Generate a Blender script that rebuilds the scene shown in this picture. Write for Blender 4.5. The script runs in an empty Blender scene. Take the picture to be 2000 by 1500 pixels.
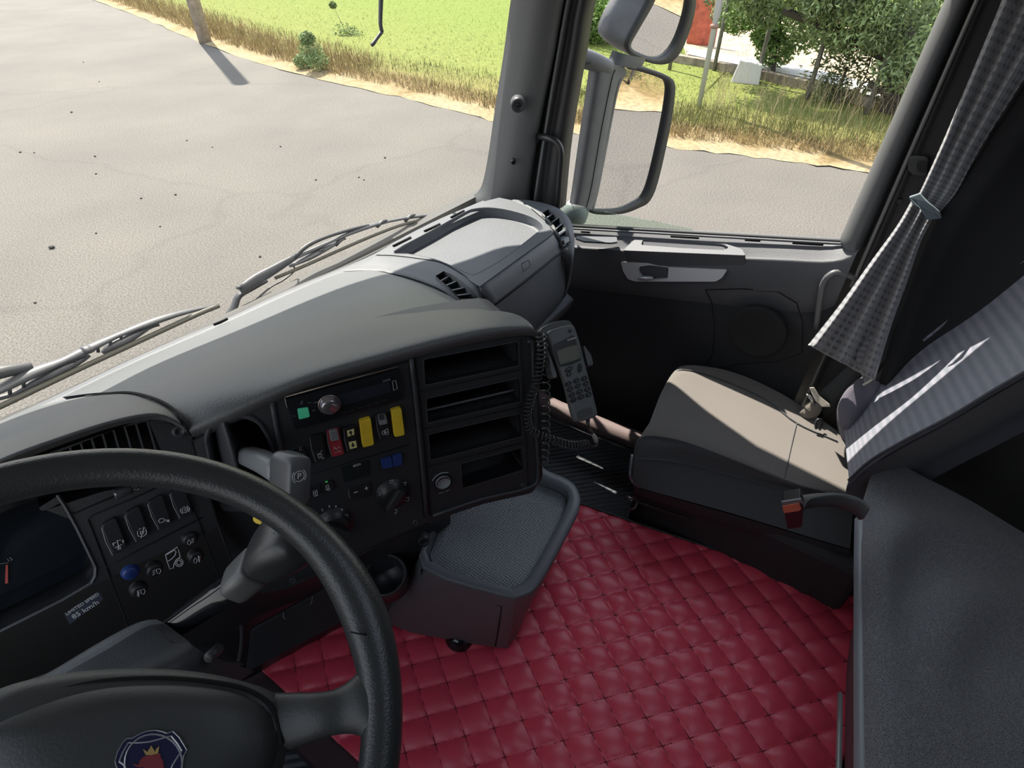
import bpy, bmesh, math, random
import numpy as np
from mathutils import Vector, Matrix
from mathutils.geometry import tessellate_polygon
random.seed(7)
scn = bpy.context.scene
COL = scn.collection
R = math.radians

# ------------------------------------------------------------------ camera
F_PX, PITCH, AZ = 1100.0, R(39.5), R(35.0)
CAM = Vector((-0.6, -0.12, 1.47))
FW = Vector((math.cos(AZ)*math.cos(PITCH), math.sin(AZ)*math.cos(PITCH), -math.sin(PITCH)))
RT = Vector((math.sin(AZ), -math.cos(AZ), 0))
UP = RT.cross(FW)
cam = bpy.data.cameras.new('camera')
cam.sensor_width = 36.0
cam.lens = 36.0*F_PX/2000.0
cam.clip_start = 0.02
cam.clip_end = 600
cam_o = bpy.data.objects.new('camera', cam)
COL.objects.link(cam_o)
cam_o.matrix_world = Matrix.Translation(CAM) @ Matrix((RT, UP, -FW)).transposed().to_4x4()
scn.camera = cam_o

# ------------------------------------------------------------------ sky, sun, exposure
SUN_DIR = Vector((math.sin(R(25.5))*math.cos(R(53)), math.cos(R(25.5))*math.cos(R(53)), math.sin(R(53))))
wld = bpy.data.worlds.new('sky'); scn.world = wld
wld.use_nodes = True
nt = wld.node_tree
for n in list(nt.nodes): nt.nodes.remove(n)
wo = nt.nodes.new('ShaderNodeOutputWorld'); bg = nt.nodes.new('ShaderNodeBackground')
tc = nt.nodes.new('ShaderNodeTexCoord'); sp = nt.nodes.new('ShaderNodeSeparateXYZ')
cr = nt.nodes.new('ShaderNodeValToRGB')
nt.links.new(tc.outputs['Generated'], sp.inputs[0]); nt.links.new(sp.outputs['Z'], cr.inputs[0])
cr.color_ramp.elements[0].position = 0.0; cr.color_ramp.elements[0].color = (0.97, 0.95, 0.92, 1)
cr.color_ramp.elements[1].position = 0.75; cr.color_ramp.elements[1].color = (0.72, 0.83, 1.0, 1)
nt.links.new(cr.outputs[0], bg.inputs[0]); nt.links.new(bg.outputs[0], wo.inputs[0])
bg.inputs[1].default_value = 1.85
sl = bpy.data.lights.new('sun', 'SUN'); sl.energy = 10.5; sl.angle = R(0.6); sl.color = (1.0, 0.93, 0.82)
so = bpy.data.objects.new('sun', sl); COL.objects.link(so)
so.rotation_euler = SUN_DIR.to_track_quat('Z', 'Y').to_euler(); so.location = (3, 8, 12)
scn.view_settings.view_transform = 'Standard'
scn.view_settings.look = 'None'
scn.view_settings.gamma = 1.0
scn.view_settings.use_curve_mapping = False
scn.view_settings.exposure = 0.2
scn.cycles.max_bounces = 10
scn.cycles.transparent_max_bounces = 16

# ------------------------------------------------------------------ points from the photograph's frame
def ray(x, y): return FW + RT*((x-1000)/F_PX) + UP*((750-y)/F_PX)
def Z(x, y, z):
    d = ray(x, y); return CAM + d*((z-CAM.z)/d.z)
def X(x, y, v):
    d = ray(x, y); return CAM + d*((v-CAM.x)/d.x)
def Y(x, y, v):
    d = ray(x, y); return CAM + d*((v-CAM.y)/d.y)
def D(x, y, d): return CAM + ray(x, y)*d

class Pl:
    """a plane: origin, horizontal axis u, up axis v, normal n towards the viewer"""
    def __init__(s, o, u, v):
        s.o = Vector(o); s.u = Vector(u).normalized()
        v = Vector(v); s.v = (v - s.u*v.dot(s.u)).normalized(); s.n = s.u.cross(s.v)
    def p(s, x, y, h=0.0):
        d = ray(x, y); o = s.o + s.n*h
        return CAM + d*((o-CAM).dot(s.n)/d.dot(s.n))
    def l(s, x, y, h=0.0):
        q = s.p(x, y, h)-s.o; return (q.dot(s.u), q.dot(s.v))
    def w(s, a, b, h=0.0): return s.o + s.u*a + s.v*b + s.n*h
    def ls(s, pts, h=0.0): return [s.l(x, y, h) for x, y in pts]
def tilted(o, ang, t):
    u = Vector((math.cos(R(ang)), math.sin(R(ang)), 0)); n0 = Vector((u.y, -u.x, 0))
    return Pl(o, u, Vector((0, 0, 1))*math.cos(R(t)) - n0*math.sin(R(t)))

# ------------------------------------------------------------------ materials
MATS = {}
def M(name, col, rough=0.6, metal=0.0, bump=0.0, scale=200.0, spec=0.5, var=0.0, vscale=8.0, sheen=0.0, kind='noise', coat=0.0, emit=0.0):
    if name in MATS: return MATS[name]
    m = bpy.data.materials.new(name); m.use_nodes = True
    t = m.node_tree; b = t.nodes['Principled BSDF']
    b.inputs['Base Color'].default_value = (*col, 1); b.inputs['Roughness'].default_value = rough
    b.inputs['Metallic'].default_value = metal; b.inputs['Specular IOR Level'].default_value = spec
    if sheen: b.inputs['Sheen Weight'].default_value = sheen
    if coat: b.inputs['Coat Weight'].default_value = coat
    if emit:
        b.inputs['Emission Color'].default_value = (*col, 1); b.inputs['Emission Strength'].default_value = emit
    co = t.nodes.new('ShaderNodeTexCoord')
    if var:
        n = t.nodes.new('ShaderNodeTexNoise'); n.inputs['Scale'].default_value = vscale; n.inputs['Detail'].default_value = 4
        t.links.new(co.outputs['Object'], n.inputs['Vector'])
        r = t.nodes.new('ShaderNodeValToRGB')
        r.color_ramp.elements[0].position = 0.3; r.color_ramp.elements[1].position = 0.7
        r.color_ramp.elements[0].color = (*[c*(1-var) for c in col], 1); r.color_ramp.elements[1].color = (*[min(1, c*(1+var)) for c in col], 1)
        t.links.new(n.outputs['Fac'], r.inputs[0]); t.links.new(r.outputs[0], b.inputs['Base Color'])
    if bump:
        if kind == 'voronoi':
            n2 = t.nodes.new('ShaderNodeTexVoronoi'); n2.inputs['Scale'].default_value = scale; o2 = n2.outputs['Distance']
        else:
            n2 = t.nodes.new('ShaderNodeTexNoise'); n2.inputs['Scale'].default_value = scale; n2.inputs['Detail'].default_value = 2; o2 = n2.outputs['Fac']
        t.links.new(co.outputs['Object'], n2.inputs['Vector'])
        bp = t.nodes.new('ShaderNodeBump'); bp.inputs['Strength'].default_value = bump; bp.inputs['Distance'].default_value = 0.002
        t.links.new(o2, bp.inputs['Height']); t.links.new(bp.outputs[0], b.inputs['Normal'])
    MATS[name] = m
    return m

def node_mat(name):
    m = bpy.data.materials.new(name); m.use_nodes = True
    MATS[name] = m
    return m, m.node_tree, m.node_tree.nodes['Principled BSDF']

dash_m = M('dash_plastic', (0.094, 0.102, 0.115), 0.55, bump=0.35, scale=420, var=0.06, vscale=6)
pad_m = M('dash_soft_pad', (0.092, 0.099, 0.104), 0.5, bump=0.35, scale=330, var=0.05, vscale=5)
panel_m = M('console_black', (0.022, 0.024, 0.028), 0.5, bump=0.2, scale=500)
panel2_m = M('console_charcoal', (0.040, 0.044, 0.051), 0.5, bump=0.2, scale=500)
black_m = M('black_plastic', (0.016, 0.017, 0.020), 0.4)
gloss_m = M('gloss_black', (0.012, 0.013, 0.016), 0.12)
gap_m = M('gap_black', (0.004, 0.004, 0.005), 0.9)
rubber_m = M('rubber', (0.03, 0.031, 0.033), 0.7)
wheel_m = M('wheel_leather', (0.030, 0.034, 0.037), 0.34, bump=0.2, scale=500)
hub_m = M('wheel_pad', (0.033, 0.037, 0.039), 0.5, bump=0.14, scale=420)
grey_m = M('grey_plastic', (0.22, 0.235, 0.25), 0.45, bump=0.15, scale=500)
trim_m = M('pillar_plastic', (0.105, 0.109, 0.114), 0.55, bump=0.2, scale=420)
door_m = M('door_plastic', (0.088, 0.093, 0.104), 0.6, bump=0.3, scale=380)
doordk_m = M('door_cloth', (0.026, 0.027, 0.031), 0.85, bump=0.3, scale=600)
silver_m = M('silver_plastic', (0.62, 0.63, 0.66), 0.35)
chrome_m = M('chrome', (0.75, 0.76, 0.78), 0.12, metal=1.0)
white_m = M('print_white', (0.62, 0.64, 0.66), 0.5)
printdim_m = M('print_grey', (0.26, 0.28, 0.30), 0.5)
yellow_m = M('yellow_tape', (0.80, 0.56, 0.03), 0.55, var=0.08, vscale=60)
pale_m = M('pale_yellow_sticker', (0.78, 0.72, 0.33), 0.6)
red_m = M('red_switch', (0.32, 0.028, 0.045), 0.4)
blue_m = M('blue_switch', (0.02, 0.048, 0.20), 0.35)
green_m = M('green_button', (0.06, 0.42, 0.24), 0.3, emit=0.12)
led_m = M('green_led', (0.05, 0.5, 0.1), 0.3, emit=0.3)
roof_m = M('headliner', (0.55, 0.53, 0.50), 0.9, bump=0.2, scale=300)
shell_m = M('cab_wall', (0.09, 0.088, 0.085), 0.85, bump=0.2, scale=300)

# ------------------------------------------------------------------ mesh helpers
LOC = {}
def link(o, parent, mat=None):
    COL.objects.link(o)
    if mat is not None and o.type == 'MESH': o.data.materials.append(mat)
    if parent is not None: o.parent = parent
    return o
def tag(o, label=None, cat=None, group=None, kind=None):
    if label: o['label'] = label
    if cat: o['category'] = cat
    if group: o['group'] = group
    if kind: o['kind'] = kind
    return o
def thing(name, label, cat, loc, group=None):
    o = bpy.data.objects.new(name, None); COL.objects.link(o); o.empty_display_size = 0.05
    o.location = loc; LOC[o] = Vector(loc)
    return tag(o, label, cat, group)
def mk(name, verts, faces, mat, parent=None, smooth=True, uv=None, bevel=0.0, solid=0.0, sub=0, angle=40, kind=None):
    verts = [Vector(v) for v in verts]
    if parent is not None: base = LOC[parent]
    else:
        xs = [v.x for v in verts]; ys = [v.y for v in verts]; zs = [v.z for v in verts]
        base = Vector(((min(xs)+max(xs))/2, (min(ys)+max(ys))/2, min(zs)))
    me = bpy.data.meshes.new(name)
    me.from_pydata([v-base for v in verts], [], faces); me.update()
    if uv is not None:
        ul = me.uv_layers.new(name='UVMap')
        for p in me.polygons:
            for li in p.loop_indices: ul.data[li].uv = uv[me.loops[li].vertex_index]
    o = bpy.data.objects.new(name, me); link(o, parent, mat); LOC[o] = base
    if parent is None: o.location = base
    if smooth:
        for p in me.polygons: p.use_smooth = True
    if solid:
        s = o.modifiers.new('s', 'SOLIDIFY'); s.thickness = solid; s.offset = -1
    if bevel:
        b = o.modifiers.new('b', 'BEVEL'); b.width = bevel; b.segments = 2; b.limit_method = 'ANGLE'; b.angle_limit = R(35)
        if smooth: b.harden_normals = False
    if sub:
        s = o.modifiers.new('sd', 'SUBSURF'); s.levels = sub; s.render_levels = sub
    if kind: o['kind'] = kind
    return o

def cr_pts(pts, n, closed=False):
    """Catmull-Rom through points, n steps per span"""
    P = [Vector(p) for p in pts]; m = len(P); out = []
    rng = m if closed else m-1
    for i in range(rng):
        p1, p2 = P[i], P[(i+1) % m]
        p0 = P[i-1] if (i > 0 or closed) else p1+(p1-p2)
        p3 = P[(i+2) % m] if (i+2 < m or closed) else p2+(p2-p1)
        for k in range(n):
            t = k/n
            out.append(0.5*((2*p1)+(p2-p0)*t+(2*p0-5*p1+4*p2-p3)*t*t+(3*p1-p0-3*p2+p3)*t*t*t))
    if not closed: out.append(P[-1])
    return out
def grid(rows, closed=False, cap=False):
    nr, nc = len(rows), len(rows[0]); V = [v for r in rows for v in r]; Fc = []
    for i in range(nr-1):
        for j in range(nc if closed else nc-1):
            a, b = i*nc+j, i*nc+(j+1) % nc
            Fc.append((a, b, b+nc, a+nc))
    if cap and closed:
        Fc.append(tuple(range(nc-1, -1, -1))); Fc.append(tuple(range((nr-1)*nc, nr*nc)))
    return V, Fc
def loft(name, rows, mat, parent=None, nu=5, nv=5, closed=False, cap=False, uvs=False, **kw):
    rr = [cr_pts(r, nu, closed) if nu > 1 else [Vector(p) for p in r] for r in rows]
    if nv > 1:
        cols = [cr_pts([r[j] for r in rr], nv) for j in range(len(rr[0]))]
        rr = [[c[i] for c in cols] for i in range(len(cols[0]))]
    V, Fc = grid(rr, closed, cap)
    uv = None
    if uvs:
        nr, nc = len(rr), len(rr[0]); uv = [(j/(nc-1), i/(nr-1)) for i in range(nr) for j in range(nc)]
    return mk(name, V, Fc, mat, parent, uv=uv, **kw)
def tube_geo(pts, r, n=8, closed=False, flat=1.0, updir=None):
    P = [Vector(p) for p in pts]; m = len(P)
    rs = r if isinstance(r, (list, tuple)) else [r]*m
    T = []
    for i in range(m):
        a = P[i-1] if (i > 0 or closed) else P[i]; b = P[(i+1) % m] if (i < m-1 or closed) else P[i]
        d = b-a; T.append(d.normalized() if d.length > 1e-9 else Vector((0, 0, 1)))
    N = updir.copy() if updir is not None else (Vector((0, 0, 1)) if abs(T[0].z) < 0.9 else Vector((1, 0, 0)))
    V = []; rows = []
    for i in range(m):
        N = (N - T[i]*N.dot(T[i]));
        if N.length < 1e-6: N = T[i].orthogonal()
        N.normalize(); B = T[i].cross(N)
        rows.append([P[i]+N*(math.cos(2*math.pi*k/n)*rs[i]*flat)+B*(math.sin(2*math.pi*k/n)*rs[i]) for k in range(n)])
    if closed: rows.append(rows[0])
    return grid(rows, True, not closed)
def tube(name, pts, r, mat, parent=None, n=8, closed=False, flat=1.0, updir=None, smoothpts=0, **kw):
    if smoothpts:
        if isinstance(r, (list, tuple)):
            rr = [v.x for v in cr_pts([(x, 0, 0) for x in r], smoothpts, closed)]; r = [max(1e-4, x) for x in rr]
        pts = cr_pts(pts, smoothpts, closed)
    V, Fc = tube_geo(pts, r, n, closed, flat, updir)
    return mk(name, V, Fc, mat, parent, **kw)
def multi_tube(name, lines, r, mat, parent=None, n=5, **kw):
    V, Fc = [], []
    for ln in lines:
        cl = False
        if (Vector(ln[0])-Vector(ln[-1])).length < 1e-7 and len(ln) > 3: ln = ln[:-1]; cl = True
        v, f = tube_geo(ln, r, n, cl); k = len(V); V += v; Fc += [tuple(i+k for i in q) for q in f]
    return mk(name, V, Fc, mat, parent, **kw)
def rnd(pts, r, n=4):
    """fillet the corners of a 2D polygon"""
    out = []; m = len(pts)
    for i in range(m):
        a, b, c = Vector(pts[i-1][:2]), Vector(pts[i][:2]), Vector(pts[(i+1) % m][:2])
        rr = r[i] if isinstance(r, (list, tuple)) else r
        k = min(rr, (a-b).length*0.45, (c-b).length*0.45)
        p, q = b+(a-b).normalized()*k, b+(c-b).normalized()*k
        for j in range(n+1):
            t = j/n; s = p*(1-t)**2+b*2*t*(1-t)+q*t*t; out.append((s.x, s.y))
    return out
def sheet(name, loops, pl, h0, h1, mat, parent=None, bevel=0.0, smooth=False, **kw):
    """flat sheet with holes on plane pl between heights h0 and h1; loops[0] outer, others holes"""
    flat = [p for l in loops for p in l]; n = len(flat)
    bm = bmesh.new(); vs = [bm.verts.new((a, b, 0)) for a, b in flat]; es = []; k = 0
    for l in loops:
        es += [bm.edges.new((vs[k+i], vs[k+(i+1) % len(l)])) for i in range(len(l))]; k += len(l)
    bm.verts.index_update(); bmesh.ops.triangle_fill(bm, use_beauty=False, use_dissolve=False, edges=es)
    tris = []
    for f in bm.faces:
        c = f.calc_center_median(); ins = 0
        for l in loops:
            for i in range(len(l)):
                (x0, y0), (x1, y1) = l[i-1], l[i]
                if (y0 > c.y) != (y1 > c.y) and c.x < (x1-x0)*(c.y-y0)/(y1-y0)+x0: ins += 1
        if ins % 2: tris.append(tuple(v.index for v in f.verts))
    bm.free()
    V = [pl.w(a, b, h1) for a, b in flat]+[pl.w(a, b, h0) for a, b in flat]
    Fc = []
    for t in tris:
        a, b, c = (Vector(flat[i]) for i in t)
        if (b-a).cross(c-a) < 0: t = (t[0], t[2], t[1])
        Fc.append(tuple(t)); Fc.append((t[2]+n, t[1]+n, t[0]+n))
    k = 0
    for li, l in enumerate(loops):
        m = len(l); area = sum(l[i-1][0]*l[i][1]-l[i][0]*l[i-1][1] for i in range(m))
        for i in range(m):
            a, b = k+i, k+(i+1) % m
            q = (a, a+n, b+n, b)
            if (area < 0) != (li > 0): q = q[::-1]
            Fc.append(q)
        k += m
    if bevel:   # merge the caps' triangles so that only the outline is bevelled
        bm = bmesh.new(); vs = [bm.verts.new(v) for v in V]
        for f in Fc:
            try: bm.faces.new([vs[i] for i in f])
            except ValueError: pass
        bm.normal_update()
        bmesh.ops.dissolve_limit(bm, angle_limit=R(2), verts=bm.verts, edges=bm.edges)
        bm.verts.index_update(); V = [v.co.copy() for v in bm.verts]; Fc = [tuple(v.index for v in f.verts) for f in bm.faces]; bm.free()
    return mk(name, V, Fc, mat, parent, smooth=smooth, bevel=bevel, **kw)
def poly3(name, pts, off, mat, parent=None, bevel=0.0, smooth=False, **kw):
    """extrude an arbitrary 3D polygon along vector off"""
    P = [Vector(p) for p in pts]; n = len(P); off = Vector(off)
    tris = tessellate_polygon([P])
    V = P+[p+off for p in P]; Fc = []
    nrm = Vector((0, 0, 0))
    for i in range(n): nrm += (P[i-1]-P[0]).cross(P[i]-P[0])
    fl = nrm.dot(off) > 0
    Fc.append(tuple(range(n))[::-1] if fl else tuple(range(n)))
    Fc.append(tuple(range(n, 2*n)) if fl else tuple(range(n, 2*n))[::-1])
    for i in range(n):
        q = (i, (i+1) % n, n+(i+1) % n, n+i)
        Fc.append(q if fl else q[::-1])
    return mk(name, V, Fc, mat, parent, smooth=smooth, bevel=bevel, **kw)
def box(name, lo, hi, mat, parent=None, bevel=0.0, **kw):
    x0, y0, z0 = lo; x1, y1, z1 = hi
    V = [(x, y, z) for z in (z0, z1) for y in (y0, y1) for x in (x0, x1)]
    Fc = [(0, 2, 3, 1), (4, 5, 7, 6), (0, 1, 5, 4), (2, 6, 7, 3), (0, 4, 6, 2), (1, 3, 7, 5)]
    kw.setdefault('smooth', False)
    return mk(name, V, Fc, mat, parent, bevel=bevel, **kw)
def circ(cx, cy, rx, ry=None, n=24, a0=0.0, a1=2*math.pi):
    ry = ry or rx; full = abs(a1-a0-2*math.pi) < 1e-6
    return [(cx+rx*math.cos(a0+(a1-a0)*i/(n if full else n-1)), cy+ry*math.sin(a0+(a1-a0)*i/(n if full else n-1))) for i in range(n)]
def strokes(name, lines, pl, h, r, mat, parent):
    return multi_tube(name, [[pl.w(a, b, h) for a, b in l] for l in lines], r, mat, parent, n=4, smooth=False)
def text(name, s, pl, a, b, size, mat, parent, h=0.0005, rot=0.0, align='CENTER', xs=1.0, thick=0.0003):
    cu = bpy.data.curves.new(name, 'FONT'); cu.body = s; cu.size = size; cu.align_x = align; cu.align_y = 'CENTER'; cu.extrude = thick; cu.resolution_u = 3
    t = bpy.data.objects.new(name, cu); COL.objects.link(t)
    me = bpy.data.meshes.new_from_object(t.evaluated_get(bpy.context.evaluated_depsgraph_get()))
    bpy.data.objects.remove(t); bpy.data.curves.remove(cu)
    c, sn = math.cos(rot), math.sin(rot)
    V = [pl.w(a+(v.co.x*xs*c-v.co.y*sn), b+(v.co.x*xs*sn+v.co.y*c), h+v.co.z) for v in me.vertices]
    Fc = [tuple(p.vertices) for p in me.polygons]; bpy.data.meshes.remove(me)
    return mk(name, V, Fc, mat, parent, smooth=False)
def lathe_geo(c, axis, prof, n=24):
    """prof: (radius, distance along axis)"""
    ax = Vector(axis).normalized(); e = ax.orthogonal().normalized(); f = ax.cross(e); c = Vector(c)
    rows = [[c+ax*d+(e*math.cos(2*math.pi*k/n)+f*math.sin(2*math.pi*k/n))*r for k in range(n)] for r, d in prof]
    return grid(rows, True, True)
def lathe(name, c, axis, prof, mat, parent=None, n=24, **kw):
    V, Fc = lathe_geo(c, axis, prof, n); return mk(name, V, Fc, mat, parent, **kw)

# ================================================================== THE SETTING: cab shell
ZG = -1.5
floor_m, t, b = node_mat('ribbed_rubber_floor')
b.inputs['Base Color'].default_value = (0.075, 0.082, 0.092, 1); b.inputs['Roughness'].default_value = 0.55
co = t.nodes.new('ShaderNodeTexCoord'); wv = t.nodes.new('ShaderNodeTexWave'); wv.bands_direction = 'DIAGONAL'
wv.inputs['Scale'].default_value = 22; wv.inputs['Distortion'].default_value = 0.3
bp = t.nodes.new('ShaderNodeBump'); bp.inputs['Strength'].default_value = 0.8; bp.inputs['Distance'].default_value = 0.004
t.links.new(co.outputs['Object'], wv.inputs['Vector']); t.links.new(wv.outputs['Fac'], bp.inputs['Height']); t.links.new(bp.outputs[0], b.inputs['Normal'])
box('floor', (-1.12, -1.7, -0.2), (1.1, 1.15, -0.16), floor_m, kind='structure')
tun = [(-0.5, 1.0), (0.36, 1.0), (0.478, 0.40), (0.640, -0.44), (0.66, -0.6), (-0.5, -0.6)]
poly3('floor_tunnel', [(x, y, -0.155) for x, y in tun], (0, 0, 0.14), M('tunnel_carpet', (0.05, 0.03, 0.033), 0.9), kind='structure')
def boxes(name, bl, mat, **kw):
    V, Fc = [], []
    for lo, hi in bl:
        k = len(V); x0, y0, z0 = lo; x1, y1, z1 = hi
        V += [(x, y, z) for z in (z0, z1) for y in (y0, y1) for x in (x0, x1)]
        Fc += [tuple(i+k for i in q) for q in [(0, 2, 3, 1), (4, 5, 7, 6), (0, 1, 5, 4), (2, 6, 7, 3), (0, 4, 6, 2), (1, 3, 7, 5)]]
    return mk(name, V, Fc, mat, smooth=False, **kw)
boxes('wall_left', [((-1.14, -1.7, -0.16), (-1.10, 1.12, 0.78)), ((-1.14, -1.7, 1.58), (-1.10, 1.0, 1.80)),
                    ((-1.14, -1.7, 0.78), (-1.10, -0.1, 1.58)), ((-1.14, 0.93, 0.78), (-1.06, 1.05, 1.58))], shell_m, kind='structure')
boxes('wall_right', [((1.07, -1.7, -0.16), (1.11, -0.16, 1.80)), ((1.07, -0.16, 1.60), (1.11, 0.95, 1.80)), ((1.07, -0.17, -0.16), (1.11, -0.03, 0.80))], shell_m, kind='structure')
box('wall_back', (-1.14, -1.74, -0.2), (1.11, -1.70, 1.84), shell_m, kind='structure')
box('wall_front', (-1.14, 1.13, -0.2), (1.11, 1.17, 0.70), shell_m, kind='structure')
boxes('ceiling', [((-1.14, -1.74, 1.80), (1.11, -0.72, 1.84)), ((-1.14, -0.18, 1.80), (1.11, 1.0, 1.84)), ((-1.14, -0.72, 1.80), (-0.32, -0.18, 1.84)), ((0.32, -0.72, 1.80), (1.11, -0.18, 1.84))], roof_m, kind='structure')   # opening added out of view to let skylight down onto the mat
box('trim_2', (-1.1, 0.90, 1.62), (1.08, 1.06, 1.82), trim_m, bevel=0.02, kind='structure')          # windscreen header
vis = [(-1.05, 1.36), (-0.5, 1.44), (0.0, 1.46), (0.45, 1.46), (0.58, 1.45), (0.72, 1.42), (0.80, 1.395), (0.92, 1.36), (1.0, 1.28), (1.06, 1.25), (1.13, 1.22)]
loft('trim_3', [[(x, 1.02, 1.72) for x, y in vis], [(x, y, 1.60) for x, y in vis]], M('unseen_visor', (0.02, 0.02, 0.022), 0.4), nu=3, nv=2, solid=0.012, kind='structure')  # unseen outside visor, edge shaped for the shadow it throws on dash and tray

# glass
def glass_mat(name, tint, refl):
    m = bpy.data.materials.new(name); m.use_nodes = True; t = m.node_tree
    t.nodes.remove(t.nodes['Principled BSDF']); out = t.nodes['Material Output']
    tr = t.nodes.new('ShaderNodeBsdfTransparent'); tr.inputs[0].default_value = (*tint, 1)
    gl = t.nodes.new('ShaderNodeBsdfGlossy'); gl.inputs['Roughness'].default_value = 0.0
    fr = t.nodes.new('ShaderNodeFresnel'); fr.inputs[0].default_value = refl
    mx = t.nodes.new('ShaderNodeMixShader')
    t.links.new(fr.outputs[0], mx.inputs[0]); t.links.new(tr.outputs[0], mx.inputs[1]); t.links.new(gl.outputs[0], mx.inputs[2]); t.links.new(mx.outputs[0], out.inputs[0])
    return m
ws_m = glass_mat('windscreen_glass', (0.97, 0.98, 0.97), 1.2)
side_m = glass_mat('side_glass', (0.86, 0.93, 0.89), 1.25)
wb = [(-1.05, 0.98), (-0.72, 1.11), (-0.35, 1.135), (0.0, 1.12), (0.3, 1.09), (0.65, 1.075), (0.85, 1.06), (1.0, 1.045)]
loft('window_1', [[(x, y, 0.69) for x, y in wb], [(x, y-0.07, 1.2) for x, y in wb], [(x, y-0.15, 1.66) for x, y in wb]], ws_m, nu=4, nv=4, kind='structure')
g1, g2, g3 = X(1086, 396, 1.082), X(1352, 447, 1.082), X(1095, 440, 1.082)
glass2 = poly3('window_2', [g1, g2, g2+Vector((0, 0, -0.04)), g3+Vector((0, 0, -0.03))], (0.005, 0, 0), side_m, kind='structure')
seal_pts = [Z(x, y, 0.742) for x, y in ((-140, 905), (0, 828), (95, 787), (260, 708), (432, 630), (560, 573), (670, 527), (780, 474), (870, 430), (945, 399))]
tube('trim_4', seal_pts, 0.009, M('screen_seal', (0.012, 0.012, 0.013), 0.6), n=8, smoothpts=3, kind='structure')

# windscreen pillar trim (right A-pillar)
rows = []
for py, xl, xr in ((-150, 1046, 1142), (0, 1019, 1104), (110, 1003, 1084), (215, 985, 1062), (300, 972, 1047), (352, 962, 1039), (378, 953, 1036), (392, 938, 1036), (402, 922, 1038)):
    a = X(xl, py, 0.945); c = X(xr, py, 1.008); mid = (a+c)/2 + Vector((-0.035, -0.045, 0))
    rows.append([a+Vector((0.02, 0.05, 0)), a, a*0.72+c*0.28+Vector((-0.028, -0.034, 0)), a*0.3+c*0.7+Vector((-0.028, -0.036, 0)), c, c+Vector((0.03, 0.03, 0))])
pil = loft('trim_1', rows, trim_m, nu=4, nv=4, kind='structure')
ppl = Pl(X(1012, 205, 0.930)+Vector((-0.022, -0.03, 0)), (0.62, -0.78, 0), (0, -0.25, 0.97))
lathe('tweeter_ring', ppl.p(1012, 205), ppl.n, [(0.0, 0.004), (0.008, 0.004), (0.011, 0.002), (0.013, 0.006), (0.016, 0.009), (0.0195, 0.008), (0.022, 0.002), (0.022, -0.02)], panel2_m, pil, n=28)
lathe('tweeter_centre', ppl.p(1012, 205, 0.003), ppl.n, [(0.0, 0.004), (0.005, 0.003), (0.007, 0.0)], gloss_m, pil, n=16)
lathe('screw_hole', ppl.p(1003, 316, -0.004), ppl.n, [(0.0, 0.004), (0.0058, 0.004), (0.0062, 0.006), (0.0075, 0.005), (0.008, -0.01)], gap_m, pil, n=18)
# door frame seal behind the pillar (dark bars)
fr = boxes('trim_5', [((1.05, 0.76, -0.2), (1.11, 1.15, 0.60))], black_m, kind='structure')
rows = []
for py, xa, xb in ((-150, 1146, 1200), (0, 1106, 1150), (100, 1088, 1133), (215, 1066, 1113), (300, 1051, 1101), (408, 1036, 1092)):
    a, c = X(xa, py, 1.012), X(xb, py, 1.014)
    rows.append([a+Vector((0.04, 0.05, 0)), a, a*0.8+c*0.2+Vector((-0.016, -0.006, 0)), a*0.62+c*0.38, a*0.5+c*0.5+Vector((-0.006, 0, 0)), a*0.25+c*0.75+Vector((-0.016, 0, 0)), c, c+Vector((0.045, 0.0, 0))])
loft('trim_6', rows, M('door_seal', (0.03, 0.031, 0.034), 0.4), nu=2, nv=3, kind='structure')
rows = [X(1109-0.184*py+0.00005*py*py, py, 0.998) for py in (-100, 0, 100, 200, 300, 390)]
tube('trim_7', rows, 0.005, grey_m, n=6, smoothpts=3, kind='structure')
# grab handle loop on the pillar
gh = thing('grab_handle', 'black curved grab handle bolted to the windscreen pillar beside the side window', 'handle', X(1090, 400, 0.985))
tube('grip', [X(1046, 262, 1.01), X(1052, 266, .985), X(1072, 270, .968), X(1088, 279, .966), X(1096, 300, .966), X(1093, 345, .966), X(1089, 400, .966), X(1084, 440, .985)], 0.0105, M('handle_rubber', (0.02, 0.021, 0.023), 0.35), gh, n=10, smoothpts=4)
sheet('mount', [rnd([(-0.009, -0.018), (0.009, -0.018), (0.009, 0.018), (-0.009, 0.018)], 0.004)], Pl(X(1046, 266, .99), (0.62, -0.78, 0), (0, 0, 1)), 0, 0.012, black_m, gh, bevel=0.002)
# rear edge frame of the side window: thick padded bar
rows = []
for py in (-160, 0, 120, 240, 360, 440, 470, 486):
    k = (py-468)/468.0
    xl = 1640-205*k if py <= 468 else 1641; xr = 1690-205*k
    if py == 470: xl, xr = 1641, 1688
    if py == 486: xl, xr = 1658, 1684
    a, c = X(xl, py, 1.06), X(xr, py, 1.05)
    rows.append([a+Vector((0.05, 0.0, 0)), a, a*0.75+c*0.25+Vector((-0.028, 0, 0)), a*0.3+c*0.7+Vector((-0.034, 0, 0)), c, c+Vector((0.05, -0.01, 0))])
loft('trim_8', rows, M('window_bar', (0.115, 0.12, 0.125), 0.5, bump=0.2, scale=300), nu=4, nv=3, kind='structure')
rows = [[X(1688-205*(py-468)/468+o, py, xx) for o, xx in ((-4, 1.075), (14, 1.07), (22, 1.03), (34, 1.04), (46, 1.045), (120, 1.05), (230, 1.03), (420, 1.0))] for py in (-160, 100, 300, 480, 640, 800)]
loft('trim_9', rows, M('b_pillar', (0.045, 0.046, 0.048), 0.7, bump=0.2, scale=300), nu=3, nv=2, kind='structure')
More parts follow.
